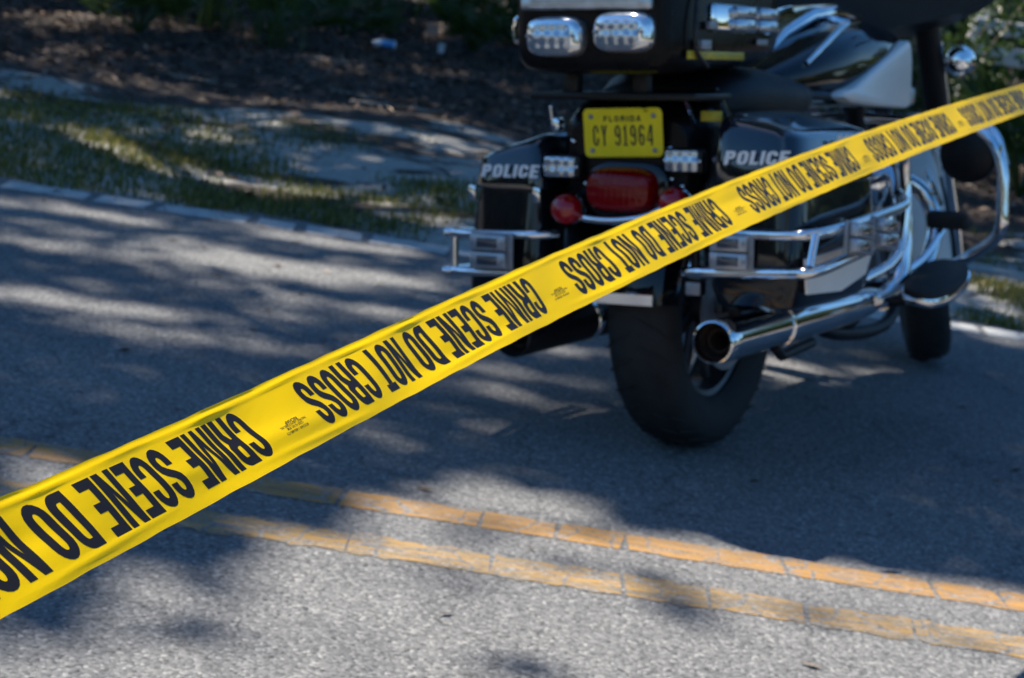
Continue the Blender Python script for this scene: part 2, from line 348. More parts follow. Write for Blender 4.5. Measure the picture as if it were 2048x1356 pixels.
def gR(s, h):
    o = [(0, 0), (s, 0), (s, .43), (.46, .43), (1-s, .30), (1-s, 0), (1, 0), (1, .34), (.90, .46), (.86, .49), (1, .58)]+arc(.62, .75, .38, .25, -10, 90)+[(0, 1)]
    i = [(s, .43+h), (.52, .43+h)]+arc(.55, .5+.215, .45-s, .285-h, -50, 90)+[(s, 1-h)]
    return [o, i]
def gP(s, h):
    o = [(0, 0), (s, 0), (s, .40), (.6, .40)]+arc(.62, .70, .38, .30, -90, 90, 12)+[(0, 1)]
    i = [(s, .40+h), (.58, .40+h)]+arc(.58, .70, .42-s, .30-h, -90, 90, 10)+[(s, 1-h)]
    return [o, i]
def gD(s, h):
    return [[(0, 0), (.5, 0)]+arc(.5, .28, .5, .28, -90, 0)+arc(.5, .72, .5, .28, 0, 90)+[(0, 1)],
            [(s, h), (.5, h)]+arc(.5, .28, .5-s, .28-h, -90, 0)+arc(.5, .72, .5-s, .28-h, 0, 90)+[(s, 1-h)]]
def gE(s, h): return [[(0, 0), (1, 0), (1, h), (s, h), (s, .5-h/2), (.9, .5-h/2), (.9, .5+h/2), (s, .5+h/2), (s, 1-h), (1, 1-h), (1, 1), (0, 1)]]
def gI(s, h): return [[(0, 0), (1, 0), (1, 1), (0, 1)]]
def gL(s, h): return [[(0, 0), (1, 0), (1, h), (s, h), (s, 1), (0, 1)]]
def gT(s, h): return [[(.5-s/2, 0), (.5+s/2, 0), (.5+s/2, 1-h), (1, 1-h), (1, 1), (0, 1), (0, 1-h), (.5-s/2, 1-h)]]
def gN(s, h): return [[(0, 0), (s*.9, 0), (s*.9, .62), (1-s, 0), (1, 0), (1, 1), (1-s*.9, 1), (1-s*.9, .38), (s, 1), (0, 1)]]
def gM(s, h):
    s = s*.78
    return [[(0, 0), (s, 0), (s, .70), (.5-s*.42, 0), (.5+s*.42, 0), (1-s, .70), (1-s, 0), (1, 0), (1, 1), (1-s*1.3, 1), (.5, .34), (s*1.3, 1), (0, 1)]]
def gY(s, h): return [[(0, 1), (s*1.1, 1), (.5, .62), (1-s*1.1, 1), (1, 1), (.5+s/2, .46), (.5+s/2, 0), (.5-s/2, 0), (.5-s/2, .46)]]
def g1(s, h): return [[(.05, 0), (.95, 0), (.95, h*.8), (.5+s/2, h*.8), (.5+s/2, 1), (.5-s/4, 1), (.1, .84), (.1, .72), (.5-s/2, .80), (.5-s/2, h*.8), (.05, h*.8)]]
def g6(s, h):
    o = [(1, .78)]+arc(.5, .76, .5, .24, 0, 180)+arc(.5, .28, .5, .28, 180, 360)+arc(.55, .34, .45, .24, 0, 80)+[(s, .56), (s, .76)]+arc(.5, .76, .5-s, .24-h, 180, 0)+[(1-s, .78)]
    return [o, arc(.5, .28, .5-s, .28-h, 180, 360)+arc(.5, .33, .5-s, .25-h, 0, 180)]
def g9(s, h): return [[(1-x, 1-y) for x, y in q] for q in g6(s, h)]
def g4(s, h): return [[(.6, 0), (.6+s, 0), (.6+s, .22), (1, .22), (1, .22+h), (.6+s, .22+h), (.6+s, 1), (.5, 1), (0, .36), (0, .22), (.6, .22)], [(.6, .22+h), (.6, .80), (.2, .22+h)]]
def gF(s, h): return [[(0, 0), (s, 0), (s, .5-h/2), (.85, .5-h/2), (.85, .5+h/2), (s, .5+h/2), (s, 1-h), (1, 1-h), (1, 1), (0, 1)]]
def gA(s, h): return [[(0, 0), (s, 0), (s+.05, .22), (1-s-.05, .22), (1-s, 0), (1, 0), (.5+s*.75, 1), (.5-s*.75, 1)], [(.5-.14, .22+h), (.5+.14, .22+h), (.5, .84)]]
GL = {'Y': (gY, 1), '1': (g1, .8), '6': (g6, 1), '9': (g9, 1), '4': (g4, 1), 'F': (gF, .85), 'A': (gA, 1.05), 'C': (gC, 1), 'R': (gR, 1), 'I': (gI, .34), 'M': (gM, 1.3), 'E': (gE, .86), 'S': (gS, 1), 'N': (gN, 1), 'D': (gD, 1), 'O': (gO, 1), 'T': (gT, .86), 'P': (gP, .96), 'L': (gL, .8)}
def glyph_mesh(text, s=.32, h=.15, gap=.14, space=.42):
    """flat mesh (verts2d, faces) of a line of text; height 1, total width in letter-width units"""
    cu = bpy.data.curves.new('t', 'CURVE'); cu.dimensions = '2D'; cu.fill_mode = 'BOTH'; x = 0
    for ch in text:
        if ch == ' ': x += space; continue
        fn, wd = GL[ch]
        for poly in fn(s/wd if ch not in 'I' else s, h):
            sp = cu.splines.new('POLY'); sp.points.add(len(poly)-1)
            for pt, (px, py) in zip(sp.points, poly): pt.co = (x+px*wd, py, 0, 1)
            sp.use_cyclic_u = True
        x += wd+gap
    x -= gap
    o = bpy.data.objects.new('t', cu); scn.collection.objects.link(o)
    dg = bpy.context.evaluated_depsgraph_get(); me = bpy.data.meshes.new_from_object(o.evaluated_get(dg))
    bpy.data.objects.remove(o); return me, x
def font_mesh(text, bold=.02):
    cu = bpy.data.curves.new('t', 'FONT'); cu.body = text; cu.offset = bold; cu.align_x = 'LEFT'; cu.resolution_u = 3
    o = bpy.data.objects.new('t', cu); scn.collection.objects.link(o)
    dg = bpy.context.evaluated_depsgraph_get(); me = bpy.data.meshes.new_from_object(o.evaluated_get(dg))
    bpy.data.objects.remove(o)
    xs_ = [v.co.x for v in me.vertices]; ys_ = [v.co.y for v in me.vertices]
    x0, y0 = min(xs_), min(ys_)
    for v in me.vertices: v.co.x -= x0; v.co.y -= y0
    return me, max(xs_)-x0, max(ys_)-y0
def mapped(me, fn, cuts_x=None, cuts_y=None):
    bm = bmesh.new(); bm.from_mesh(me)
    bmesh.ops.remove_doubles(bm, verts=bm.verts[:], dist=1e-5)
    for cx in (cuts_x or []): bmesh.ops.bisect_plane(bm, geom=bm.verts[:]+bm.edges[:]+bm.faces[:], plane_co=(cx, 0, 0), plane_no=(1, 0, 0))
    for cy in (cuts_y or []): bmesh.ops.bisect_plane(bm, geom=bm.verts[:]+bm.edges[:]+bm.faces[:], plane_co=(0, cy, 0), plane_no=(0, 1, 0))
    bm.verts.index_update()
    vs = [fn(v.co.x, v.co.y) for v in bm.verts]; fs = [[v.index for v in f.verts] for f in bm.faces]; bm.free()
    return vs, fs

# ------------------------------------------------------------------ the tape
TB = np.array([(-0.75, -0.3847, 1.4392, 0.5947, 0.5959, -0.169, -0.7851, 0.044), (-0.5, -0.3236, 1.5664, 0.6119, 0.6073, -0.1672, -0.7767, 0.0416), (-0.25, -0.2627, 1.6939, 0.6303, 0.6122, -0.1664, -0.773, 0.04), (0.0, -0.2018, 1.8214, 0.6491, 0.6128, -0.1663, -0.7726, 0.0389), (0.25, -0.1409, 1.9489, 0.6679, 0.6105, -0.1667, -0.7743, 0.0381), (0.5, -0.0799, 2.0763, 0.6862, 0.6062, -0.1674, -0.7775, 0.0376), (0.75, -0.0189, 2.2036, 0.7041, 0.6006, -0.1683, -0.7816, 0.0372), (1.0, 0.0422, 2.3308, 0.7213, 0.5941, -0.1693, -0.7864, 0.037), (1.25, 0.1035, 2.4579, 0.7379, 0.5869, -0.1704, -0.7915, 0.0367), (1.5, 0.1648, 2.5848, 0.7539, 0.5792, -0.1716, -0.7969, 0.0365), (1.75, 0.2262, 2.7115, 0.7692, 0.5714, -0.1727, -0.8023, 0.0364), (2.0, 0.2878, 2.8382, 0.7839, 0.5633, -0.1739, -0.8077, 0.0362), (2.25, 0.3494, 2.9647, 0.798, 0.5552, -0.1751, -0.8131, 0.036), (2.5, 0.4111, 3.091, 0.8116, 0.5471, -0.1762, -0.8183, 0.0357), (2.75, 0.4729, 3.2173, 0.8246, 0.539, -0.1773, -0.8234, 0.0355), (3.0, 0.5348, 3.3435, 0.8371, 0.5311, -0.1783, -0.8283, 0.0352), (3.25, 0.5967, 3.4695, 0.8491, 0.5232, -0.1794, -0.8331, 0.0349), (3.5, 0.6588, 3.5955, 0.8607, 0.5155, -0.1804, -0.8377, 0.0345), (3.75, 0.7209, 3.7214, 0.8718, 0.5079, -0.1813, -0.8421, 0.0341), (4.0, 0.783, 3.8472, 0.8826, 0.5005, -0.1822, -0.8463, 0.0337), (4.25, 0.8452, 3.9729, 0.893, 0.4933, -0.1831, -0.8504, 0.0333), (4.5, 0.9075, 4.0985, 0.9031, 0.4862, -0.1839, -0.8543, 0.0328), (4.75, 0.9698, 4.2241, 0.9129, 0.4793, -0.1847, -0.858, 0.0323), (5.0, 1.0322, 4.3496, 0.9223, 0.4726, -0.1855, -0.8615, 0.0318), (5.25, 1.0946, 4.475, 0.9315, 0.4661, -0.1862, -0.8649, 0.0312)])
tt = TB[:, 0]
def tcurve(t):
    """centre, width direction (towards the lower edge), half width, tangent at t"""
    if t < tt[0]: a = TB[0]+(TB[1]-TB[0])/(.25)*(t-tt[0]); a[7] = TB[0, 7]
    elif t > tt[-1]: a = TB[-1]+(TB[-1]-TB[-2])/(.25)*(t-tt[-1]); a[7] = TB[-1, 7]
    else: a = np.array([np.interp(t, tt, TB[:, k]) for k in range(8)])
    return Vector(a[1:4]), Vector(a[4:7]).normalized(), float(a[7])
Ttan = Vector(TB[-1, 1:4]-TB[0, 1:4]).normalized()
def tsurf(t, wv, lift=0):
    """wv in -1 (upper edge) .. 1 (lower edge)"""
    c_, W, h = tcurve(t); Nn = Ttan.cross(W).normalized()
    if Nn.dot(Vector((0, 0, CH))-c_) < 0: Nn = -Nn
    # long soft billows, tension folds that run along the tape, curled hems
    a = .0042*math.sin(t*9.4+1.2*wv+.5)*(.55+.45*wv)+.0020*math.sin(t*23+2.2*wv+1)*(.6-.3*wv)
    a += .0030*math.exp(-((wv-.15-.35*math.sin(t*2.1+.6))/.28)**2)*math.sin(t*4.3+2)
    a += .0019*math.exp(-((wv+.84+.03*math.sin(t*13))/.045)**2)*(1+.5*math.sin(t*31))
    a -= .0014*math.exp(-((wv+.93)/.05)**2)
    a += .0012*math.exp(-((wv-.80-.08*math.sin(t*6))/.07)**2)*(.6+.8*math.sin(t*11+1))
    a += .0090*wv*(.8+.2*math.sin(t*3.1+2.2))
    a *= float(np.interp(t, [0, 1.2, 2.5, 4], [.72, .62, .45, .3]))
    e = 1+(.006*math.sin(t*37)+.004*math.sin(t*71+1))*abs(wv)**6
    dl = math.sqrt(max(0, .0386**2-h*h))   # the far stretch leans back a little
    return c_+W*(h*wv*e)-cF*(dl*wv*e)+Nn*(a+lift)
# re-map the along-tape axis so the band keeps its even print spacing
n_t, n_w = 1500, 34; t0, t1 = -1.6, 8.5
V = [tsurf(t0+(t1-t0)*i/n_t, -1+2*j/n_w) for i in range(n_t+1) for j in range(n_w+1)]
Fc = [(i*(n_w+1)+j, i*(n_w+1)+j+1, (i+1)*(n_w+1)+j+1, (i+1)*(n_w+1)+j) for i in range(n_t) for j in range(n_w)]
tape = empty('barricade_tape', tuple(tsurf(2, 0)))
tag(tape, 'yellow plastic crime scene tape with black lettering stretched in front of the motorcycle', 'tape')
def tapechild(o): o.parent = tape; o.matrix_parent_inverse = Matrix.Translation(-Vector(tape.location)); return o
tapechild(link_mesh('film', V, Fc, MT['tape'], smooth=180))
me, TW = glyph_mesh('CRIME SCENE DO NOT CROSS', s=.365, h=.165, gap=.11, space=.50)
LIFT = .00022
for k in range(-1, 8):
    # upside down, read from the far end towards the camera
    def fn(x, y, k=k):
        t = k+.915-(.915-.065)*x/TW
        t -= .41*max(0, -t-.3)**2 if k == -1 else 0
        return tsurf(t+.021*(y-.5), -.68+1.36*y, LIFT)
    vs, fs = mapped(me, fn, [TW*i/72 for i in range(1, 72)], [i/9 for i in range(1, 9)])
    tapechild(link_mesh('lettering', vs, fs, MT['tink'], smooth=180))
    lines = [('RICHAP', .09, .12, .034), ('PAGE PENT LABORATORIES, INC.', .07, .040, .072), ('CODE A2 NO. BTM', .07, -.045, .045), ('8O2CH3R 1-800-880-773', .07, -.15, .062)]
    vv = []; ff = []
    for txt, hh, yy, ww in lines:
        m2, fw, fh = font_mesh(txt, .022 if txt == 'RICHAP' else .008)
        def fn2(x, y, fw=fw, fh=fh, hh=hh, yy=yy, ww=ww, k=k):
            t = k+ww/2-ww*x/fw
            return tsurf(t, .22-yy+hh*(y/fh), LIFT)
        a_, b_ = mapped(m2, fn2); off = len(vv); vv += a_; ff += [[i+off for i in f] for f in b_]
    tapechild(link_mesh('small_print', vv, ff, MT['tink'], smooth=180))

# ------------------------------------------------------------------ the motorcycle (local: x forward, y left, z up, origin under the rear axle)
Ah, LE = R(28), R(9.5)
fx = Vector((math.sin(Ah), math.cos(Ah), 0)); lf = Vector((-math.cos(Ah), math.sin(Ah), 0)); zz = Vector((0, 0, 1))
bl = lf*math.cos(LE)-zz*math.sin(LE); bu = lf*math.sin(LE)+zz*math.cos(LE)
bike = empty('police_motorcycle'); Mb = Matrix((fx, bl, bu)).transposed().to_4x4(); Mb.translation = Vector((.4551, 4.5102, .0)); bike.matrix_world = Mb
tag(bike, 'black and white police touring motorcycle with chrome guards leaning on its stand', 'motorcycle')
def P(name, mb, mt, parent=bike, **k): return mb.build(name, MT[mt], parent, **k)
def tyre_prof(Ro, hw, Ri):
    pr = [(Ri, -hw*.62), (Ri+.02, -hw*.86), (Ro-.065, -hw*1.0), (Ro-.035, -hw*.96), (Ro-.014, -hw*.80), (Ro-.004, -hw*.5), (Ro, -hw*.2)]
    return pr+[(r, -h) for r, h in reversed(pr)]
def wheel(cx, Ro, hw, Ri, par=bike, grooves=34):
    t = MB().lathe(tyre_prof(Ro, hw, Ri), (cx, 0, Ro), (0, 1, 0), 72)
    # siped tread blocks
    for k in range(grooves):
        for sg in (-1, 1):
            a = 2*math.pi*(k+(.5 if sg > 0 else 0))/grooves
            for j, (y0, y1, da) in enumerate([(.12, .5, .05), (.58, .9, .09)]):
                pts = []
                for q in range(5):
                    yy = sg*hw*(y0+(y1-y0)*q/4); rr = Ro+.0018-(.004 if abs(yy) > hw*.5 else 0)-(.012*max(0, (abs(yy)/hw-.55))/.3)
                    aa = a+da*q/4+j*.05; pts.append((cx+rr*math.cos(aa), yy, Ro+rr*math.sin(aa)))
                t.tube(pts, .0022, 4)
    ty = P('tyre', t, 'rubber', par)
    rim = MB().lathe([(Ri+.006, -hw*.66), (Ri+.01, -hw*.58), (Ri-.012, -hw*.5), (Ri-.02, 0), (Ri-.012, hw*.5), (Ri+.01, hw*.58), (Ri+.006, hw*.66)], (cx, 0, Ro), (0, 1, 0), 56)
    rim.lathe([(0, -.07), (.045, -.07), (.05, -.05), (.04, 0), (.05, .05), (.045, .07), (0, .07)], (cx, 0, Ro), (0, 1, 0), 28)
    for k in range(9):
        a = 2*math.pi*k/9+.2
        rim.tube([(cx+.04*math.cos(a), 0, Ro+.04*math.sin(a)), (cx+(Ri-.01)*math.cos(a), 0, Ro+(Ri-.01)*math.sin(a))], [.014, .010], 8)
    return ty, rim
ty, rim = wheel(0, .325, .083, .208)
P('wheel_rim', rim, 'rimdark')
P('brake_disc', MB().lathe([(.07, -.078), (.145, -.078), (.145, -.083), (.07, -.083), (.07, -.078)], (0, 0, .325), (0, 1, 0), 40), 'steel')
P('swingarm', MB().tube([(0, -.115, .325), (.45, -.11, .34)], .022, 10).tube([(0, .115, .325), (.45, .11, .34)], .022, 10).box((0, -.115, .33), (.09, .03, .06), .01), 'dark')
# rear fender : swept rounded channel
f = MB(); rings = []
for k in range(29):
    a = R(40+(174-40)*k/28); rr = .365+.012*math.sin(k/28*3.1); hw_ = .098-.012*(k/28)
    prof = [(rr-.085, -hw_), (rr-.04, -hw_), (rr-.012, -hw_*.92), (rr, -hw_*.6), (rr+.006, 0), (rr, hw_*.6), (rr-.012, hw_*.92), (rr-.04, hw_), (rr-.085, hw_),
            (rr-.085, hw_-.004), (rr-.045, hw_-.006), (rr-.02, hw_*.88), (rr-.006, 0), (rr-.02, -hw_*.88), (rr-.045, -hw_+.006), (rr-.085, -hw_+.004)]
    rings.append([(r*math.cos(a), y, .325+r*math.sin(a)) for r, y in prof])
P('rear_fender', f.loft(rings), 'black')
# tail section carrying plate and lamps
P('tail_panel', MB().loft([[(x, y, z) for y, z in sup(0, zc, hy, hz, 28, 5)] for x, zc, hy, hz in [(-.20, .70, .15, .10), (-.30, .69, .165, .115), (-.345, .67, .16, .11), (-.365, .67, .14, .09)]]), 'satin')
P('fender_tip', MB().loft([[(-.24-.02, -.05, .47), (-.26, .05, .47), (-.25, .05, .46), (-.25, -.05, .46)], [(-.335, -.055, .425), (-.335, .065, .425), (-.325, .06, .415), (-.325, -.05, .415)],
   [(-.375, -.068, .385), (-.375, .082, .385), (-.36, .078, .378), (-.36, -.064, .378)], [(-.376, -.068, .362), (-.376, .082, .362), (-.366, .078, .362), (-.366, -.064, .362)]]), 'chrome', label='chrome flared rear fender tip')
# licence plate
pl = []
pc = Vector((-.386, .001, .731)); PW, PH, pr_ = .186, .104, .012
def plp(a, b_, off=0):   # slightly tipped plate plane: a to the right (-y), b up
    return Vector((pc.x-off-.010*b_/.05, pc.y-a*math.cos(R(1.5))-b_*.03, pc.z+b_+a*.03))
ring = []
for cx, cy, a0 in [(PW/2-pr_, PH/2-pr_, 0), (-PW/2+pr_, PH/2-pr_, 90), (-PW/2+pr_, -PH/2+pr_, 180), (PW/2-pr_, -PH/2+pr_, 270)]:
    for q in arc(cx, cy, pr_, pr_, a0, a0+90, 5):
        ring.append(q)
# a chipped notch in the upper edge
ring2 = []
for q in ring:
    ring2.append(q)
i_ = next(i for i, q in enumerate(ring2) if q[1] > PH/2-1e-4 and q[0] > 0)
ring2[i_+1:i_+1] = [(.063, PH/2), (.058, PH/2-.009), (.050, PH/2-.007), (.045, PH/2)]
plate = MB().prism([plp(a, b_, .0015) for a, b_ in ring2], (.002, 0, 0)); po = P('licence_plate', plate, 'plate', smooth=20)
P('plate_bracket', MB().box((-.360, .006, .73), (.02, .13, .075), .004), 'dark')
ol = MB()
rs_ = [[plp(a*sx_, b_*sy_, o_) for a, b_ in ring] for sx_, sy_, o_ in [(.985, .975, .0018), (.96, .93, .0030), (.945, .90, .0018)]]
n_ = len(ring); 
ol.v += rs_[0]+rs_[1]+rs_[2]
for j in range(2):
    for k in range(n_): ol.f.append((j*n_+k, j*n_+(k+1) % n_, (j+1)*n_+(k+1) % n_, (j+1)*n_+k))
P('plate_rim', ol, 'plate', po)
def fw_(t): return sum(.9 if c == ' ' else GL[c][1]+.42 for c in t)-.42
def ftext(name, txt, x0, y0, wd, ht, off, bold, mt, par):
    m2, fw = glyph_mesh(txt, s=bold, h=bold*wd/fw_(txt)/ht, gap=.42, space=.9); fh = 1
    vs, fs = mapped(m2, lambda x, y: plp(x0+wd*x/fw, y0+ht*y/fh, off)); return link_mesh(name, vs, fs, MT[mt], par, smooth=0)
ftext('state_name', 'FLORIDA', -.044, .0235, .088, .0125, .0022, .30, 'ink', po)
ftext('number', 'CY 91964', -.071, -.028, .142, .044, .0024, .32, 'ink', po)
for a, b_ in [(-.074, .035), (.074, .035), (-.074, -.038), (.074, -.038)]:
    q = plp(a, b_, .002); P('bolt', MB().lathe([(0, .004), (.004, .0035), (.0058, .001), (.006, 0)], q, (-1, 0, 0), 12), 'steel', po)
# tail lamp
tl = MB().loft([[(x, y, z) for y, z in sup(-.005, .610, hy, hz, 36, 3.2)] for x, hy, hz in [(-.365, .084, .050), (-.405, .082, .048), (-.424, .072, .040), (-.432, .05, .026)]])
tlo = P('tail_lamp', tl, 'red')
P('lamp_ring', MB().loft([[(x, y, z) for y, z in sup(-.012, .608, hy, hz, 36, 3.2)] for x, hy, hz in [(-.35, .094, .060), (-.388, .095, .061), (-.392, .088, .054)]]), 'black', tlo)
for y_, z_ in ((.10, .62), (-.105, .635), (.09, .60), (.055, .775), (-.10, .70), (-.13, .62), (.13, .71)):
    P('bolt', MB().lathe([(0, .006), (.004, .005), (.0065, .002), (.007, 0)], (-.366, y_, z_), (-1, 0, 0), 10), 'chrome')
# turn signal bar with red bullets
P('signal_bar', MB().tube([(-.40, .095, .556), (-.425, .07, .548), (-.43, .0, .546), (-.43, -.07, .556), (-.41, -.11, .578)], .0085, 10, 5), 'chrome')
for y, z, s_ in ((.121, .566, .034), (-.132, .590, .032)):
    lo = P('turn_signal', MB().lathe([(0, .040), (s_*.45, .037), (s_*.8, .026), (s_*.98, .010), (s_, 0), (s_*.98, -.008)], (-.41, y, z), (-1, .0, 0), 28), 'redb')
    P('housing', MB().lathe([(s_*1.02, .002), (s_*1.06, -.004), (s_*1.02, -.018), (s_*.7, -.045), (0, -.055)], (-.41, y, z), (-1, 0, 0), 28), 'chrome', lo)
# rear strobes
for y, z in ((.147, .655), (-.142, .675)):
    h_ = P('strobe_lamp', MB().box((-.378, y, z), (.03, .092, .052), .010), 'blackp')
    P('lens', MB().box((-.396, y, z), (.014, .076, .045), .006), 'clear', h_)
    for sg in (-1, 1): P('screw', MB().lathe([(0, .003), (.003, .002), (.0035, 0)], (-.395, y+sg*.040, z), (-1, 0, 0), 8), 'chrome', h_)
# saddlebags
def bag(sg, x0, x1, yi, yo, zb, zs, zt, tk=1):
    """sg=+1 left, -1 right. yi inner, yo outer (positive numbers)"""
    def ring(z, gx0, gx1, gi, go, tilt=0):
        cx, cy = (x0+x1)/2+(gx0-gx1)/2, (yi+yo)/2+(gi-go)/2; hx, hy = (x1-x0)/2-(gx0+gx1)/2, (yo-yi)/2-(gi+go)/2
        return [(x, sg*y, z-tilt*(y-yi)) for x, y in sup(cx, cy, hx, hy, 36, 7)]
    body = MB().loft([ring(zb, .02, .06, .02, .03), ring(zb+.012, -.005, .035, .01, .012), ring(zb+.05, -.022, .015, .002, .004), ring((zb+zs)/2, -.014, 0, 0, 0), ring(zs-.008, 0, 0, 0, .012, 0)])
    bo = P('saddlebag', body, 'black')
    seam = MB().loft([ring(zs-.012, .006, .006, .006, .02), ring(zs+.006, .006, .006, .006, .02)]); P('seal', seam, 'blackp', bo)
    lid = MB().loft([ring(zs, -.006, -.006, -.004, .008), ring(zs+.012, -.006, -.006, -.004, .009, .02), ring(zt-.035, .004, .004, 0, .02, .14*tk), ring(zt-.014, .018, .018, .008, .028, .20*tk), ring(zt-.003, .04, .05, .02, .05, .24*tk), ring(zt, .07, .1, .045, .08, .26*tk)])
    lo = P('lid', lid, 'blackg', bo); return bo, lo
bagL, lidL = bag(1, -.395, .08, .185, .384, .335, .604, .735, 1.4)
bagR, lidR = bag(-1, -.425, .06, .215, .425, .372, .635, .785)
P('hinge', MB().box((-.30, .355, .612), (.05, .012, .03), .004), 'chrome', bagL)
def bagtext(par, y0, z0, wd, ht, x, sg=1, rot=0):
    me2, W_ = glyph_mesh('POLICE', s=.40, h=.20, gap=.16)
    vs, fs = mapped(me2, lambda a, b_: Vector((x-.006*0, y0-(a/W_*wd)-.22*ht*b_, z0+b_*ht+rot*(a/W_*wd))))
    return link_mesh('lettering', vs, fs, MT['decal'], par, smooth=0)
bagtext(lidL, .341, .628, .142, .028, -.4036, 1, .01)
bagtext(lidR, -.252, .672, .140, .028, -.4336, 1, .02)
me2, W_ = glyph_mesh('POLICE', s=.40, h=.20, gap=.16)     # on the right lid's side
vs, fs = mapped(me2, lambda a, b_: Vector((-.235+a/W_*.20+.22*.03*b_, -.4205, .700+b_*.03)))
link_mesh('lettering', vs, fs, MT['decal'], lidR, smooth=0)
P('side_panel', MB().prism([(-.42, -.426, .485), (-.405, -.426, .412), (-.21, -.426, .402), (-.06, -.426, .425), (.0, -.426, .500)], (0, -.006, 0)), 'white', bagR, label='white lower side panel')
P('side_panel', MB().prism([(-.365, .373, .475), (-.335, .373, .395), (-.14, .373, .390), (.0, .373, .415), (.05, .373, .490)], (0, .006, 0)), 'white', bagL, label='white lower side panel')
for y_, x_ in ((.20, -.402), (.365, -.398)): P('latch', MB().box((x_, y_, .592), (.010, .018, .034), .003), 'chrome', bagL)
P('latch', MB().box((-.402, -.405, .62), (.012, .02, .05), .004), 'chrome', bagR)
# saddlebag guard rails with paired lamps
def rect_lamp(c, ax, up_, wd, ht, par):
    """two stacked clear lamps in a bracket; ax = outward normal"""
    n_ = Vector(ax).normalized(); u_ = Vector(up_).normalized(); s_ = n_.cross(u_); rot = Matrix((n_, s_, u_)).transposed(); C_ = Vector(c)
    br = P('lamp_bracket', MB().box(C_, (.008, wd, ht), .002, rot), 'steel', par)
    for q in (1, -1):
        h_ = MB().box(C_+n_*.014+u_*q*ht*.235, (.020, wd*.86, ht*.43), .004, rot); ho = P('lamp', h_, 'house', par); P('lens', MB().box(C_+n_*.0235+u_*q*ht*.235, (.004, wd*.50, ht*.26), .0018, rot), 'dlens', ho)
        for e_ in (-1, 1): P('screw', MB().lathe([(0, .004), (.004, .003), (.005, 0)], C_+n_*.023+u_*q*ht*.235+s_*e_*wd*.36, n_, 10), 'steel', ho)
    return br
gl = P('bag_guard', MB().tube([(-.375, .165, .507), (-.415, .20, .506), (-.425, .30, .504), (-.425, .38, .503), (-.39, .412, .502), (-.2, .435, .49), (.05, .435, .49)], .0105, 12, 5)
  .tube([(-.375, .15, .425), (-.415, .20, .422), (-.425, .30, .420), (-.425, .38, .418), (-.39, .412, .417), (-.2, .435, .41), (.05, .435, .41)], .0105, 12, 5)
  .tube([(-.418, .398, .502), (-.418, .398, .418)], .0075, 10).tube([(.04, .435, .49), (.04, .435, .41)], .008, 10), 'chrome')
for z, y in ((.503, .414), (.417, .418)):
    P('end_cap', MB().lathe([(0, .016), (.009, .013), (.013, .004), (.013, -.008), (.009, -.012), (0, -.012)], (-.415, y, z), (-.5, .85, 0), 14), 'chrome', gl)
rect_lamp((-.442, .289, .469), (-1, 0, 0), (0, 0, 1), .104, .082, gl)
gr = P('bag_guard', MB().tube([(-.375, -.16, .53), (-.42, -.20, .53), (-.44, -.30, .532), (-.46, -.41, .535), (-.45, -.45, .538), (-.38, -.47, .542), (-.15, -.475, .555), (.03, -.47, .565), (.11, -.46, .575), (.18, -.42, .59)], .0115, 12, 5)
  .tube([(-.375, -.144, .439), (-.42, -.18, .445), (-.44, -.30, .452), (-.46, -.41, .458), (-.47, -.45, .462), (-.42, -.47, .468), (-.30, -.475, .480), (-.15, -.475, .492), (.0, -.472, .502), (.06, -.45, .49)], .0125, 12, 5)
  .tube([(-.47, -.47, .540), (-.505, -.472, .478)], .008, 10).tube([(-.03, -.472, .560), (-.035, -.472, .498)], .009, 10), 'chrome')
rect_lamp((-.452, -.283, .496), (-1, 0, 0), (0, 0, 1), .096, .078, gr)
for cx_ in (-.345, -.185): rect_lamp((cx_+.06, -.487, .520), (0, -1, 0), (.14, 0, 1), .125, .068, gr)
# tall chrome loops ahead of the right bag
P('loop_tube', MB().tube([(.12, -.36, .66), (.22, -.375, .70), (.31, -.38, .685), (.345, -.38, .62), (.345, -.385, .54), (.33, -.38, .46), (.27, -.37, .415), (.15, -.35, .39)], .013, 12, 6), 'chrome')
P('loop_tube', MB().tube([(.12, .36, .64), (.22, .375, .68), (.31, .38, .665), (.345, .38, .60), (.345, .385, .52), (.33, .38, .44), (.27, .37, .395), (.15, .35, .37)], .013, 12, 6), 'chrome')
P('exhaust_pipe', MB().tube([(.80, -.16, .62), (.70, -.24, .60), (.60, -.29, .53), (.59, -.30, .45), (.57, -.30, .37), (.50, -.29, .32), (.42, -.285, .31)], .024, 16, 6), 'chrome')
P('exhaust_pipe', MB().tube([(.98, -.12, .60), (1.05, -.20, .54), (1.03, -.24, .44), (.90, -.25, .34), (.72, -.26, .30), (.50, -.28, .30)], .022, 14, 6), 'chrome')
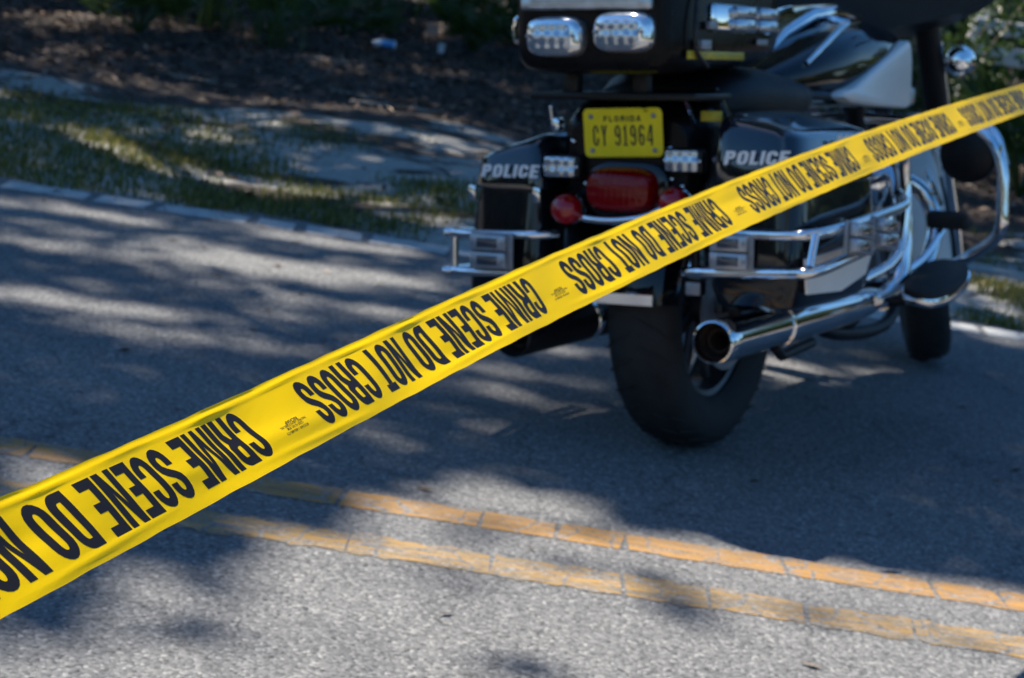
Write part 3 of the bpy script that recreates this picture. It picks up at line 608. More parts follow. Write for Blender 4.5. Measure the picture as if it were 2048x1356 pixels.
# mufflers
def muffler(y, z, x0, x1, tilt, mt='chrome', rr=.0455):
    def pt(x): return (x, y+.02*(x-x0), z+tilt*(x-x0))
    outer = [(x0, rr*.93), (x0+.006, rr), (x0+.05, rr), (x0+.30, rr*1.0), (x0+.52, rr*.98), (x1-.22, rr*.94), (x1-.08, rr*.80), (x1, rr*.6)]
    mbx = MB().tube([pt(x) for x, _ in outer], [r for _, r in outer], 28); mbx.f = [q for q in mbx.f if len(q) < 20]
    o = P('muffler', mbx, mt)
    ax = Vector((1, .02, tilt)).normalized()
    P('tip', MB().lathe([(rr*.93, 0), (rr*.97, -.004), (rr*.90, -.006), (rr*.84, .0), (rr*.82, .03)], pt(x0), ax, 30), mt, o)
    P('opening', MB().lathe([(rr*.84, .004), (rr*.80, .05), (rr*.55, .06), (rr*.53, .03), (rr*.48, .03), (rr*.47, .16), (0, .16)], pt(x0), ax, 30), 'rust', o)
    for xx in (x0+.36, x1-.16):
        c_ = pt(xx); r_ = rr*(.985 if xx < x0+.4 else .80)
        P('clamp', MB().lathe([(r_, -.011), (r_+.004, -.010), (r_+.004, .010), (r_, .011)], c_, ax, 28), 'chrome', o)
    return o
muffler(-.282, .318, -.535, .50, -.01)
muffler(.27, .272, -.38, .5, .0, 'dark')  # left muffler: its shade is put into the colour, dark metal instead of chrome
P('muffler_bracket', MB().tube([(-.34, -.24, .365), (-.22, -.22, .385), (-.10, -.20, .37)], .010, 8, 3).box((-.36, -.225, .372), (.05, .02, .03), .006).tube([(-.20, -.28, .27), (-.16, -.28, .245), (.05, -.27, .25)], .012, 8).box((-.38, -.172, .408), (.03, .035, .030), .004), 'dark')
P('marker_light', MB().box((-.392, -.172, .408), (.012, .034, .028), .003), 'steel')
# frame, engine
P('frame', MB().tube([(.35, -.10, .30), (.60, -.12, .20), (1.05, -.12, .20), (1.18, -.06, .45), (1.28, 0, .86)], .018, 12, 5).tube([(.35, .10, .30), (.60, .12, .20), (1.05, .12, .20), (1.18, .06, .45), (1.28, 0, .86)], .018, 12, 5)
  .tube([(1.28, 0, .84), (.9, 0, .82), (.3, 0, .74), (-.1, 0, .72)], .02, 12, 4).tube([(.35, -.10, .30), (.32, -.10, .55), (.25, -.09, .73)], .018, 10, 4).tube([(.35, .10, .30), (.32, .10, .55), (.25, .09, .73)], .018, 10, 4), 'dark')
eng = P('engine', MB().box((.72, 0, .32), (.40, .26, .22), .04, seg=3).box((.42, 0, .36), (.26, .22, .20), .03, seg=3).lathe([(0, .16), (.10, .155), (.13, .13), (.135, .10)], (.70, 0, .33), (0, -1, 0), 30), 'dark')
for cx_, an in ((.60, -22), (.86, 22)):
    a = R(an); d = Vector((math.sin(a), 0, math.cos(a))); q = Matrix.Rotation(a, 3, 'Y')
    cy = MB()
    for k in range(9): cy.box(Vector((cx_, 0, .42))+d*(.02+.022*k), (.15, .20, .008), .002, q)
    cy.box(Vector((cx_, 0, .42))+d*.10, (.11, .15, .2), .01, q); P('cylinder', cy, 'alu', eng)
    P('rocker_cover', MB().box(Vector((cx_, 0, .42))+d*.245, (.15, .19, .07), .02, q, 3), 'chrome', eng)
P('air_cleaner', MB().lathe([(.0, .075), (.05, .072), (.075, .06), (.085, .035), (.085, 0)], (.72, -.13, .60), (0, -1, 0), 30), 'chrome', eng)
P('side_cover', MB().box((.22, -.13, .56), (.26, .04, .20), .03, seg=3).box((.22, .13, .56), (.26, .04, .20), .03, seg=3).box((.28, 0, .60), (.4, .24, .22), .04), 'blackp')
# tank, panels, console
def tank_ring(x, z0, z1, hw): return [(x, y, z) for y, z in sup(0, (z0+z1)/2, hw, (z1-z0)/2, 36, 3.0)]
P('fuel_tank', MB().loft([tank_ring(*q) for q in [(.24, .79, .865, .07), (.34, .79, .90, .115), (.45, .785, .945, .155), (.60, .775, .99, .172), (.78, .768, 1.005, .176), (.92, .768, .995, .172), (1.0, .775, .965, .15), (1.04, .80, .94, .10)]]), 'black')
for sg in (-1, 1):
    tri = [(.452, .803), (.50, .790), (.70, .778), (.92, .770), (.955, .775), (.965, .79), (.962, .90), (.95, .935), (.93, .948), (.90, .942), (.70, .880), (.52, .825), (.463, .815)]
    rr = MB(); cen = (.80, .84); ringsx = []
    for sc, off in ((1.0, .150), (1.0, .180), (.975, .186), (.86, .189)):
        ringsx.append([(cen[0]+(x-cen[0])*sc, sg*off, cen[1]+(z-cen[1])*sc) for x, z in tri])
    P('tank_panel', rr.loft(ringsx), 'white', smooth=60)
P('console', MB().loft([[(x, y, z) for y, z in sup(0, zc, hy, hz, 24, 3)] for x, zc, hy, hz in [(.36, .90, .02, .012), (.45, .955, .035, .018), (.58, 1.004, .06, .022), (.75, 1.02, .065, .026), (.93, 1.012, .055, .024), (1.0, .985, .03, .015)]]), 'chrome')
P('trim_strip', MB().tube([(.358, -.12, .882), (.48, -.125, .935), (.60, -.125, .978), (.72, -.12, .992)], [.007, .009, .010, .006], 10, 5), 'chrome')
P('filler_cap', MB().lathe([(0, .014), (.028, .012), (.034, .002), (.034, 0)], (.66, -.09, .99), (0, -.25, 1), 24), 'chrome')
# seat
def seat_ring(x, z0, z1, hw, yc=0): return [(x, y, z) for y, z in sup(yc, (z0+z1)/2, hw, (z1-z0)/2, 36, 2.7)]
P('seat', MB().loft([seat_ring(*q) for q in [(-.24, .76, .80, .10), (-.22, .73, .84, .15), (-.14, .72, .872, .172), (-.02, .715, .880, .182), (.10, .715, .874, .186), (.22, .73, .858, .18), (.33, .76, .846, .15), (.42, .79, .842, .10), (.47, .805, .838, .05)]]), 'vinyl')
P('seat_skirt', MB().loft([seat_ring(*q) for q in [(-.22, .70, .76, .13), (.0, .69, .75, .165), (.2, .69, .76, .165), (.36, .73, .79, .12)]]), 'chrome')
# luggage rack with struts and docking hardware
P('luggage_rack', MB().box((-.33, .012, .808), (.19, .39, .016), .005).box((-.235, -.05, .823), (.02, .20, .008), .003), 'blackp')
for pts_, r_ in (([(-.40, -.15, .800), (-.33, -.150, .722)], .0042), ([(-.33, -.2, .80), (-.277, -.2, .759)], .0045), ([(-.328, -.22, .737), (-.36, -.22, .71), (-.403, -.22, .679)], .0065), ([(-.26, .245, .782), (-.25, .242, .728)], .0045)):
    P('rack_strut', MB().tube(pts_, r_, 8, 3), 'chrome')
P('docking_point', MB().box((-.26, .225, .742), (.03, .02, .03), .006), 'chrome')
P('reflector', MB().box((-.345, -.185, .768), (.008, .048, .022), .002), 'sticker', label='small yellow reflector under the rack')
for y in (.115, -.05): P('rack_post', MB().box((-.40, y, .835), (.03, .035, .05), .004), 'blackp')
# radio box with lamps
def rrx(x, y0, y1, z0, z1, e=6): return [(x, y, z) for y, z in sup((y0+y1)/2, (z0+z1)/2, (y1-y0)/2, (z1-z0)/2, 40, e)]
rb = P('radio_box', MB().loft([rrx(-.555, -.150, .150, .875, 1.09), rrx(-.550, -.168, .165, .862, 1.10), rrx(-.535, -.180, .176, .855, 1.11), rrx(-.40, -.188, .182, .853, 1.115), rrx(-.05, -.188, .182, .872, 1.115), rrx(.02, -.18, .17, .89, 1.10), rrx(.05, -.15, .14, .92, 1.07)]), 'satin')
P('ribbed_bar', MB().box((-.564, .0, .9955), (.022, .298, .026), .006).box((-.577, .0, .990), (.004, .25, .003)).box((-.577, .0, .9965), (.004, .25, .003)).box((-.577, .0, 1.003), (.004, .25, .003)), 'alu', rb)
for y, z in ((.068, .930), (-.0865, .938)):
    bz = P('warning_lamp', MB().loft([[(x, yy, z_) for yy, z_ in sup(y, z, hy, hz, 36, 3.6)] for x, hy, hz in [(-.548, .066, .043), (-.572, .065, .042), (-.586, .058, .036), (-.590, .050, .030)]]), 'lampglass', rb)
    P('lens', MB().loft([[(x, yy, z_) for yy, z_ in sup(y, z, hy, hz, 32, 4)] for x, hy, hz in [(-.588, .045, .027), (-.594, .043, .025), (-.597, .034, .018)]]), 'clear', bz)
    for q in (-1, 1): P('screw', MB().lathe([(0, .004), (.004, .003), (.005, 0)], (-.592, y+q*.052, z), (-1, 0, 0), 10), 'steel', bz)
sp = P('side_lamp', MB().box((-.21, -.192, .972), (.33, .018, .058), .010), 'chrome', rb)
for x in (-.235, -.105):
    lz = MB()
    for dz in (-.013, .013): lz.box((x, -.207, .972+dz), (.105, .018, .025), .005)
    P('lens', lz, 'clear', sp)
P('sticker', MB().box((-.34, -.1905, .894), (.29, .004, .017), .001), 'sticker', rb, label='yellow strip along the lower edge')
P('cable', MB().tube([(-.45, -.196, 1.02), (-.47, -.20, .95), (-.46, -.20, .90), (-.40, -.198, .87)], .005, 8, 4), 'dark', rb)
for c_, d_ in (((-.42, -.197, .915), (.05, .015, .02)), ((-.38, -.197, .955), (.04, .012, .016)), ((-.10, -.1935, .925), (.06, .006, .014))): P('connector', MB().box(c_, d_, .002), 'steel', rb)
P('handle', MB().tube([(-.50, .183, .97), (-.50, .20, .965), (-.50, .20, .925), (-.50, .183, .92)], .006, 8, 3), 'chrome', rb)
# engine guard, floorboards, pedals
def guard(sg):
    g_ = [(1.06, .03, .74), (1.04, .16, .735), (1.03, .30, .722), (1.01, .37, .705), (1.0, .41, .665), (1.0, .428, .60), (1.0, .431, .53), (1.0, .430, .465), (1.01, .405, .42), (1.03, .33, .37), (1.06, .22, .31), (1.09, .11, .24)]
    return P('engine_guard', MB().tube([(x, sg*y, z) for x, y, z in g_], .0165, 14, 5).tube([(1.10, sg*.20, .745), (1.09, sg*.32, .735), (1.08, sg*.385, .70), (1.03, sg*.428, .62)], .010, 10, 5), 'chrome')
guard(-1); guard(1)
for sg in (-1, 1):
    P('speaker', MB().lathe([(0, .0), (.066, 0), (.076, .008), (.078, .03), (.06, .07), (0, .07)], (1.0, sg*.330, .648), (1, 0, .05), 36), 'blackp')
    pad = [(x, y) for x, y in sup(.60, 0, .175, .062, 32, 2.6)]
    def fbp(x, y, dz): return (x, sg*(.385+y-.06*(x-.6)), .352+.14*(x-.6)-.12*y+dz)
    fb = P('floorboard', MB().loft([[fbp(.6+(x-.6)*1.03, y*1.06, -.022) for x, y in pad], [fbp(.6+(x-.6)*1.05, y*1.1, -.012) for x, y in pad], [fbp(.6+(x-.6)*1.04, y*1.08, -.002) for x, y in pad]]), 'chrome')
    P('pad', MB().loft([[fbp(x, y, -.001) for x, y in pad], [fbp(x, y, .010) for x, y in pad], [fbp(.6+(x-.6)*.95, y*.9, .014) for x, y in pad]]), 'rubber', fb)
    P('bracket', MB().tube([(.50, sg*.13, .27), (.50, sg*.34, .31)], .014, 10).tube([(.74, sg*.13, .30), (.74, sg*.34, .34)], .014, 10), 'dark', fb)
bp = P('brake_pedal', MB().box((.905, -.314, .480), (.03, .112, .050), .014, Matrix.Rotation(R(-20), 3, 'Y'), 3), 'rubber')
P('lever', MB().tube([(.93, -.30, .465), (.84, -.27, .38), (.70, -.22, .33)], .010, 8, 4).tube([(.92, -.29, .52), (1.0, -.22, .60)], .007, 8), 'chrome', bp)
P('shift_lever', MB().tube([(.50, .25, .33), (.72, .30, .40), (.90, .31, .44)], .009, 8, 4).box((.9, .32, .44), (.03, .08, .03), .01), 'chrome')
P('kickstand', MB().tube([(.62, .16, .27), (.66, .27, .12), (.67, .375, -.052)], .013, 10, 4).box((.67, .385, -.056), (.07, .05, .012), .004), 'chrome')
# front end, steered to the left
p0 = Vector((1.30, 0, .95)); kx = Vector((-.438, 0, .899)).normalized(); Rs = Matrix.Rotation(R(24), 3, kx)
XF[0] = lambda v: Rs @ (Vector(v)-p0)+p0
ty2, rim2 = wheel(1.625, .32, .067, .212, grooves=36)
P('wheel_rim', rim2, 'alu')
P('brake_disc', MB().lathe([(.09, .075), (.15, .075), (.15, .080), (.09, .080), (.09, .075)], (1.625, 0, .32), (0, 1, 0), 40).lathe([(.09, -.075), (.15, -.075), (.15, -.080), (.09, -.080), (.09, -.075)], (1.625, 0, .32), (0, 1, 0), 40), 'steel')
for y in (-.118, .118):
    fk = P('fork_leg', MB().tube([(1.625, y, .30), (1.60, y, .37), (1.52, y, .57), (1.49, y, .63)], [.026, .031, .029, .029], 18), 'chrome')
    P('fork_tube', MB().tube([(1.49, y, .63), (1.44, y, .745)], .023, 16), 'chrome', fk)
    P('fork_cover', MB().tube([(1.46, y, .70), (1.36, y, .93), (1.31, y, 1.02)], [.036, .036, .034], 18), 'blackp', fk)
    P('trim_rod', MB().tube([(1.44, y*1.26, .74), (1.355, y*1.26, .93)], .008, 10), 'chrome', fk)
f = MB(); rings = []
for k in range(25):
    a = R(48+(196-48)*k/24); rr = .352; hw_ = .092
    prof = [(rr-.13-.03*math.sin(k/24*3.1), -hw_), (rr-.05, -hw_*1.01), (rr-.012, -hw_*.90), (rr, -hw_*.55), (rr+.005, 0), (rr, hw_*.55), (rr-.012, hw_*.9), (rr-.05, hw_*1.01), (rr-.13-.03*math.sin(k/24*3.1), hw_),
            (rr-.13-.03*math.sin(k/24*3.1), hw_-.004), (rr-.055, hw_-.006), (rr-.02, hw_*.84), (rr-.006, 0), (rr-.02, -hw_*.84), (rr-.055, -hw_+.006), (rr-.13-.03*math.sin(k/24*3.1), -hw_+.004)]
    rings.append([(1.62+r*math.cos(a), y, .325+r*math.sin(a)) for r, y in prof])
P('front_fender', f.loft(rings), 'white')
P('fender_trim', MB().tube([(1.30, -.096, .30), (1.36, -.10, .43), (1.47, -.10, .54)], .007, 8, 5), 'blackp')
# batwing fairing, screen, bars
P('fairing', MB().loft([[(x, y, z) for y, z in sup(0, zc, hy, hz, 40, 3)] for x, zc, hy, hz in [(1.16, 1.10, .335, .12), (1.24, 1.10, .345, .135), (1.36, 1.11, .32, .15), (1.48, 1.11, .25, .15), (1.56, 1.10, .15, .12), (1.58, 1.10, .10, .09)]]), 'blackp')
P('windscreen', MB().loft([[(1.36, -.25, 1.24), (1.46, 0, 1.24), (1.36, .25, 1.24), (1.355, .25, 1.24), (1.455, 0, 1.24), (1.355, -.25, 1.24)], [(1.26, -.21, 1.48), (1.34, 0, 1.52), (1.26, .21, 1.48), (1.255, .21, 1.48), (1.335, 0, 1.52), (1.255, -.21, 1.48)]]), 'lampglass')
P('headlight', MB().lathe([(0, .03), (.06, .025), (.09, .01), (.095, -.02)], (1.59, 0, 1.08), (1, 0, 0), 32), 'chrome')
P('handlebar', MB().tube([(1.0, -.42, 1.07), (1.12, -.40, 1.10), (1.24, -.20, 1.14), (1.27, 0, 1.13), (1.24, .20, 1.14), (1.12, .40, 1.10), (1.0, .42, 1.07)], .0135, 12, 5), 'chrome')
for sg in (-1, 1):
    P('grip', MB().tube([(.98, sg*.423, 1.062), (1.10, sg*.405, 1.095)], .018, 14), 'rubber')
    P('mirror', MB().loft([[(x, y, z) for y, z in sup(sg*.42, 1.30, hy, hz, 24, 2.5)] for x, hy, hz in [(1.13, .07, .04), (1.15, .075, .045), (1.19, .05, .03)]]).tube([(1.12, sg*.39, 1.11), (1.16, sg*.41, 1.28)], .006, 8), 'chrome')
    al = P('auxiliary_lamp', MB().lathe([(0, -.06), (.025, -.055), (.043, -.02), (.046, .02), (.04, .03), (0, .036)], (1.40, sg*.20, .865), (1, 0, 0), 26), 'chrome')
    P('arm', MB().tube([(1.40, sg*.12, .86), (1.40, sg*.20, .86)], .010, 8), 'chrome', al)
XF[0] = None
P('horn_cover', MB().box((.73, .15, .55), (.10, .05, .14), .02, seg=3), 'chrome')
P('lower_bracket', MB().box((1.16, -.10, .80), (.06, .05, .05), .01).box((1.14, -.14, .735), (.05, .03, .04), .008), 'alu')

# ------------------------------------------------------------------ trees whose crowns throw the dappled shade
LIT = [(-1.34, 6.32, 0.1, 0.13, 0.6), (-1.09, 6.03, 0.12, 0.15, 0.7), (-1.35, 5.81, 0.07, 0.12, 0.5), (-0.98, 5.68, 0.15, 0.14, 0.6), (-0.56, 6.39, 0.18, 0.15, 0.8), (-0.65, 5.85, 0.17, 0.14, 0.8), (-0.42, 5.89, 0.14, 0.13, 0.7), (-0.65, 5.24, 0.15, 0.14, 0.6), (-0.65, 4.73, 0.11, 0.12, 0.5), (-1.21, 5.0, 0.2, 0.11, 0.8), (-1.05, 4.93, 0.1, 0.08, 0.7), (-0.02, 4.95, 0.16, 0.13, 0.6), (0.18, 4.7, 0.14, 0.1, 0.5), (-0.17, 4.21, 0.13, 0.08, 0.35), (0.14, 4.39, 0.09, 0.1, 0.5), (0.62, 4.88, 0.04, 0.08, 0.9), (0.69, 5.46, 0.07, 0.12, 0.8), (0.72, 5.24, 0.05, 0.08, 0.6), (0.91, 5.55, 0.16, 0.09, 0.8), (1.11, 5.53, 0.2, 0.11, 0.8), (1.32, 5.48, 0.09, 0.06, 0.5), (1.6, 6.67, 0.17, 0.17, 0.9), (1.78, 7.36, 0.11, 0.23, 0.9), (1.87, 7.69, 0.1, 0.16, 0.8), (-0.8, 3.55, 0.08, 0.08, 0.9), (-0.84, 3.43, 0.06, 0.06, 0.9), (-0.08, 3.9, 0.06, 0.04, 0.3), (-1.37, 5.23, 0.08, 0.07, 0.5), (-1.51, 5.89, 0.09, 0.08, 0.4), (-0.23, 5.42, 0.1, 0.08, 0.4), (0.1, 4.04, 0.1, 0.05, 0.5), (-0.2, 3.87, 0.08, 0.05, 0.3), (-1.58, 7.76, 0.14, 0.19, 1.0), (-1.39, 7.51, 0.1, 0.18, 1.0), (-1.83, 8.05, 0.13, 0.21, 0.7), (-0.87, 7.36, 0.11, 0.17, 1.0), (-0.78, 7.29, 0.09, 0.14, 1.0), (-1.08, 7.51, 0.06, 0.15, 0.8), (-0.34, 7.32, 0.09, 0.17, 0.8), (-0.84, 9.88, 0.41, 0.17, 0.8), (-1.46, 8.49, 0.09, 0.13, 0.7), (-1.15, 9.25, 0.1, 0.15, 0.9), (-0.32, 9.05, 0.14, 0.18, 0.6), (-0.59, 9.29, 0.14, 0.15, 0.5), (-1.35, 10.07, 0.16, 0.14, 0.4), (-1.68, 9.14, 0.12, 0.11, 0.5), (-2.55, 10.33, 0.16, 0.19, 0.6), (-2.81, 12.33, 0.05, 0.35, 0.9), (-3.03, 11.99, 0.15, 0.47, 0.6), (-2.64, 10.9, 0.14, 0.27, 0.6), (-2.38, 9.99, 0.15, 0.18, 0.5), (-2.43, 9.01, 0.09, 0.11, 0.6), (-1.16, 11.63, 0.12, 0.24, 0.4), (-1.41, 10.53, 0.11, 0.15, 0.5), (-0.8, 12.68, 0.13, 0.43, 0.6), (-0.98, 16.1, 0.06, 0.88, 0.9), (2.29, 9.88, 0.13, 0.18, 0.8), (2.11, 9.22, 0.09, 0.15, 0.7), (5.42, 27.97, 0.28, 1.5, 0.9), (10.52, 49.41, 0.72, 1.5, 1.0)]
def edge_lit(x):     # boundary of the sunlit foreground
    return float(np.interp(x, [-1.2, -.7, -.5, -.35, -.12, .05, .3, .68, 1.08, 1.6], [2.5, 2.75, 3.15, 3.45, 3.78, 3.93, 3.80, 3.84, 3.76, 3.72]))
def depth(x, y):
    """how dense the foliage along the sun ray through this ground point is"""
    if y < edge_lit(x):
        s_ = math.sin(x*3.1+y*9+1.0)+.7*math.sin(x*-2.2+y*15+2)+.5*math.sin(x*7+y*4)
        d = max(0, .08+.20*s_)
        if x < -.25 and y < 3.0: d += .25
        return d*(.0 if y < 1.2 else 1)
    if x > 2.6 and y < 2: return 0
    d = 4.2 if y < 7 else 3.9
    if y < 7: d -= (2.4*max(0, math.sin(x*1.3+y*8.5+.6*math.sin(x*2.1))+.8*math.sin(x*3.1+y*19+1)-.40)+.2)*max(0, min(1, 1.0-1.3*x))*max(.15, min(1, (y-4.3)/.9))
    else: d -= .9*max(0, math.sin(x*4.1+y*2.2)+.8*math.sin(x*2.2-y*3.9+1))
    for (bx, by, ra, rb_, st) in LIT:
        q = ((x-bx)/(ra*1.6))**2+((y-by)/(rb_*.85))**2
        if q < 6: d -= 4.9*st*math.exp(-q*.6)
    return max(0, d)
_a = np.array([[tcurve(t)[0].x-tcurve(t)[0].z*sdir.x/sdir.z, tcurve(t)[0].y-tcurve(t)[0].z*sdir.y/sdir.z] for t in np.arange(-1.6, 6.2, .1)])
def on_tape(x, y): return float(np.min((_a[:, 0]-x)**2+(_a[:, 1]-y)**2)) < (.13 if y < 3.3 else .06)**2
TREES = [(-4.5, 9.6, .17), (-1.02, 18.8, .13), (-3.9, 17.5, .15), (4.9, 14.6, .16), (-7.6, 8.2, .18), (-1.62, 15.2, .035), (1.5, 21.5, .15), (-6.6, 22.5, .17), (-2.6, 25.5, .2), (2.6, 28.5, .2)]
TL = ['thick rough-barked tree nearest the road left of the view', 'slender pale-barked tree behind the pinkish cardboard scrap', 'tree with greyish bark standing back in the dark undergrowth on the left',
      'tree to the right of the motorcycle fairing among the bushes', 'farthest-left tree at the edge of the woods', 'thin bare sapling stem beside the blue and white can', 'tree directly behind the radio box of the motorcycle',
      'second row tree far left in the woods', 'stout tree deep in the woods behind the slender pale-barked one', 'stout tree deepest in the woods on the right']
crown = [[] for _ in TREES]
def leafq(c_, L, Wd):
    a = rng.normal(size=3); a /= np.linalg.norm(a); b_ = rng.normal(size=3); b_ -= a*(a@b_); b_ /= np.linalg.norm(b_)
    return [c_-a*L, c_+b_*Wd-a*L*.15, c_+a*L, c_-b_*Wd-a*L*.15]
LIT += [(3.4, 11.85, .6, .6, 1.2), (2.85, 11.3, .22, .3, .8), (-2.75, 12.6, .3, .35, 1), (2.5, 10.5, .15, .2, .7)]
NL = 0; area = .5*2*.085*.048
cell = .16
ls = np.array(sdir)
for gx in np.arange(-5.2, 5.6, cell):
    for gy in np.arange(1.2, 21.0, cell):
        d = depth(gx+cell/2, gy+cell/2)
        if gy > 14: d = min(d, 4.6)
        ex = d*cell*cell/area; k = int(ex)+(1 if rng.random() < ex-int(ex) else 0)
        for _ in range(k):
            x = gx+rng.random()*cell; y = gy+rng.random()*cell; z = rng.uniform(9, 17) if gy < 8 else rng.uniform(6, 12)
            if y < 5.2 and on_tape(x, y): continue
            c_ = np.array([x, y, 0])+ls*(z/ls[2])
            q = leafq(c_, .085, .048)
            dd = [(t[0]-c_[0])**2+(t[1]-c_[1])**2+(9 if t[2] < .05 else 0) for t in TREES]
            crown[int(np.argmin(dd))].append(q); NL += 1
print('leaves', NL)
for i, (tx, ty_, tr) in enumerate(TREES):
    root = empty('tree', (tx, ty_, ground_z(tx, ty_))); tag(root, TL[i], 'tree', 'trees of the roadside wood')
    def rel(v): return Vector(v)-Vector(root.location)
    lv = crown[i]; top = 9.5 if tr > .05 else 2.6
    if tr < .05:
        for _ in range(160):
            c_ = np.array([tx, ty_, 0])+rng.normal(size=3)*[.5, .5, .5]+[0, 0, 2.7]; lv.append(leafq(c_, .05, .025))
    bend = [random.uniform(-.25, .25) for _ in range(2)]
    pts = [(tx+bend[0]*(k/6)**2, ty_+bend[1]*(k/6)**2, ground_z(tx, ty_)-.05+top*k/6) for k in range(7)]
    tk = MB().tube([rel(q) for q in pts], [tr*(1.35 if k == 0 else 1.05-.09*k) for k in range(7)], 14, 3)
    tp = Vector(pts[-1]); 
    if lv:
        cen = np.array([np.mean(q, axis=0) for q in lv]); pick = rng.choice(len(cen), min(len(cen), 14 if tr > .05 else 5), replace=False)
        for j in pick:
            gj = cen[j]-ls*(cen[j][2]/ls[2])
            if -2.5 < gj[0] < 2.6 and gj[1] < 5: continue
            e = Vector(cen[j]); mid = tp.lerp(e, .5)+Vector((random.uniform(-.3, .3), random.uniform(-.3, .3), .35))
            tk.tube([rel(tp-Vector((0, 0, random.uniform(0, .8)))), rel(mid), rel(e)], [tr*.42, tr*.25, .012], 7, 4)
    P('trunk', tk, 'bark', root)
    if lv:
        V = [rel(v) for q in lv for v in q]; link_mesh('crown', V, [(4*k, 4*k+1, 4*k+2, 4*k+3) for k in range(len(lv))], MT['leaf'], root, smooth=0)

# ------------------------------------------------------------------ verge plants
def palmetto(loc, size, nf, seed, label, spread=1.0, mt='palm', low=0):
    r = random.Random(seed); root = empty('palmetto', loc); tag(root, label, 'palmetto plant', 'saw palmettos at the edge of the wood')
    for k in range(nf):
        az = 2*math.pi*k/nf+r.uniform(-.3, .3); el = R(r.uniform(25-low, 70-low)); L = size*r.uniform(.6, 1)
        d = Vector((math.cos(az)*math.cos(el)*spread, math.sin(az)*math.cos(el)*spread, math.sin(el))); hub = d*L*.55
        fr = MB().tube([(0, 0, 0), tuple(hub*.5+Vector((0, 0, .04))), tuple(hub)], [.012, .009, .007], 5)
        side = d.cross(Vector((0, 0, 1))).normalized(); nn = side.cross(d).normalized()
        for j in range(15):
            a = R(-100+200*j/14); ld = (d*math.cos(a)+side*math.sin(a)).normalized(); ln = L*.5*(.75+.25*math.cos(a))*r.uniform(.85, 1.05)
            wv = ld.cross(nn).normalized()*.014*size; tip = hub+ld*ln-Vector((0, 0, ln*.18)); m_ = hub+ld*ln*.45
            b_ = len(fr.v); fr.v += [hub, m_+wv, tip, m_-wv]; fr.f += [(b_, b_+1, b_+2), (b_, b_+2, b_+3)]
        fr.build('frond', MT[mt], root, smooth=0)
    return root
PAL = [((-2.95, 12.9, .05), 1.0, 9, 'low palmetto with one bright sunlit frond at the upper left corner'), ((-2.05, 15.6, .06), 1.1, 9, 'palmetto clump in shade behind the leaf litter left of centre'),
       ((-1.25, 17.6, .06), 1.0, 8, 'palmetto in deep shade left of the slender pale-barked tree'), ((-.55, 16.6, .06), 1.2, 9, 'palmetto with upright fronds right beside the slender pale-barked tree'),
       ((2.55, 10.6, .06), .9, 10, 'green palmetto right of the motorcycle fairing above the tape'), ((3.05, 13.4, .06), 1.3, 10, 'large palmetto at the right edge behind the fairing'),
       ((1.9, 13.2, .05), 1.0, 8, 'palmetto partly hidden behind the front of the motorcycle'), ((.6, 17.5, .06), 1.3, 9, 'palmetto hidden behind the motorcycle seat'), ((-3.9, 14.6, .06), 1.3, 9, 'palmetto in shade beyond the upper left corner')]
PAL += [((-2.55, 12.2, .05), .7, 10, 'small palmetto right of the bright frond at the upper left corner'), ((-1.9, 13.3, .05), .75, 9, 'small palmetto between the upper left corner and the drink can'),
        ((-.62, 14.9, .05), .6, 9, 'small palmetto right of the white paper cup'), ((-1.55, 14.6, .05), .6, 8, 'small palmetto left of the drink can')]
for i, (lo, sz, nf, lb) in enumerate(PAL): palmetto(lo, sz, nf, 40+i, lb)
def weeds(loc, n_, hh, rad, seed, label):
    r = random.Random(seed); V = []; Fc = []
    for k in range(n_):
        x, y = r.gauss(0, rad*.5), r.gauss(0, rad*.5); h_ = hh*r.uniform(.5, 1.1); a = r.uniform(0, 6.28); wd = r.uniform(.004, .008); lx, ly = r.gauss(0, .22)*h_, r.gauss(0, .22)*h_; b_ = len(V)
        dx, dy = math.cos(a)*wd, math.sin(a)*wd
        V += [(x-dx, y-dy, -.02), (x+dx, y+dy, -.02), (x+dx*.8+lx*.35, y+dy*.8+ly*.35, h_*.6), (x-dx*.8+lx*.35, y-dy*.8+ly*.35, h_*.6), (x+lx, y+ly, h_)]; Fc += [(b_, b_+1, b_+2, b_+3), (b_+3, b_+2, b_+4)]
    o = link_mesh('weed_clump', V, Fc, MT['palm'], smooth=0); o.location = (loc[0], loc[1], ground_z(*loc)); tag(o, label, 'weeds', 'tall weeds at the foot of the wood')
for i, (lo, n_, hh, rd, lb) in enumerate([((-2.25, 12.9), 60, .45, .22, 'tall weed clump near the upper left corner'), ((-1.45, 15.9), 70, .5, .25, 'tall weed clump behind the drink can to its left'), ((-1.75, 12.6), 40, .35, .15, 'thin weed clump standing in the litter left of the drink can'), ((-.35, 15.8), 70, .55, .25, 'tall weed clump beside the left edge of the radio box'), ((-2.9, 13.9), 60, .5, .25, 'tall weed clump at the top left edge behind the bright frond')]):
    weeds(lo, n_, hh, rd, 90+i, lb)
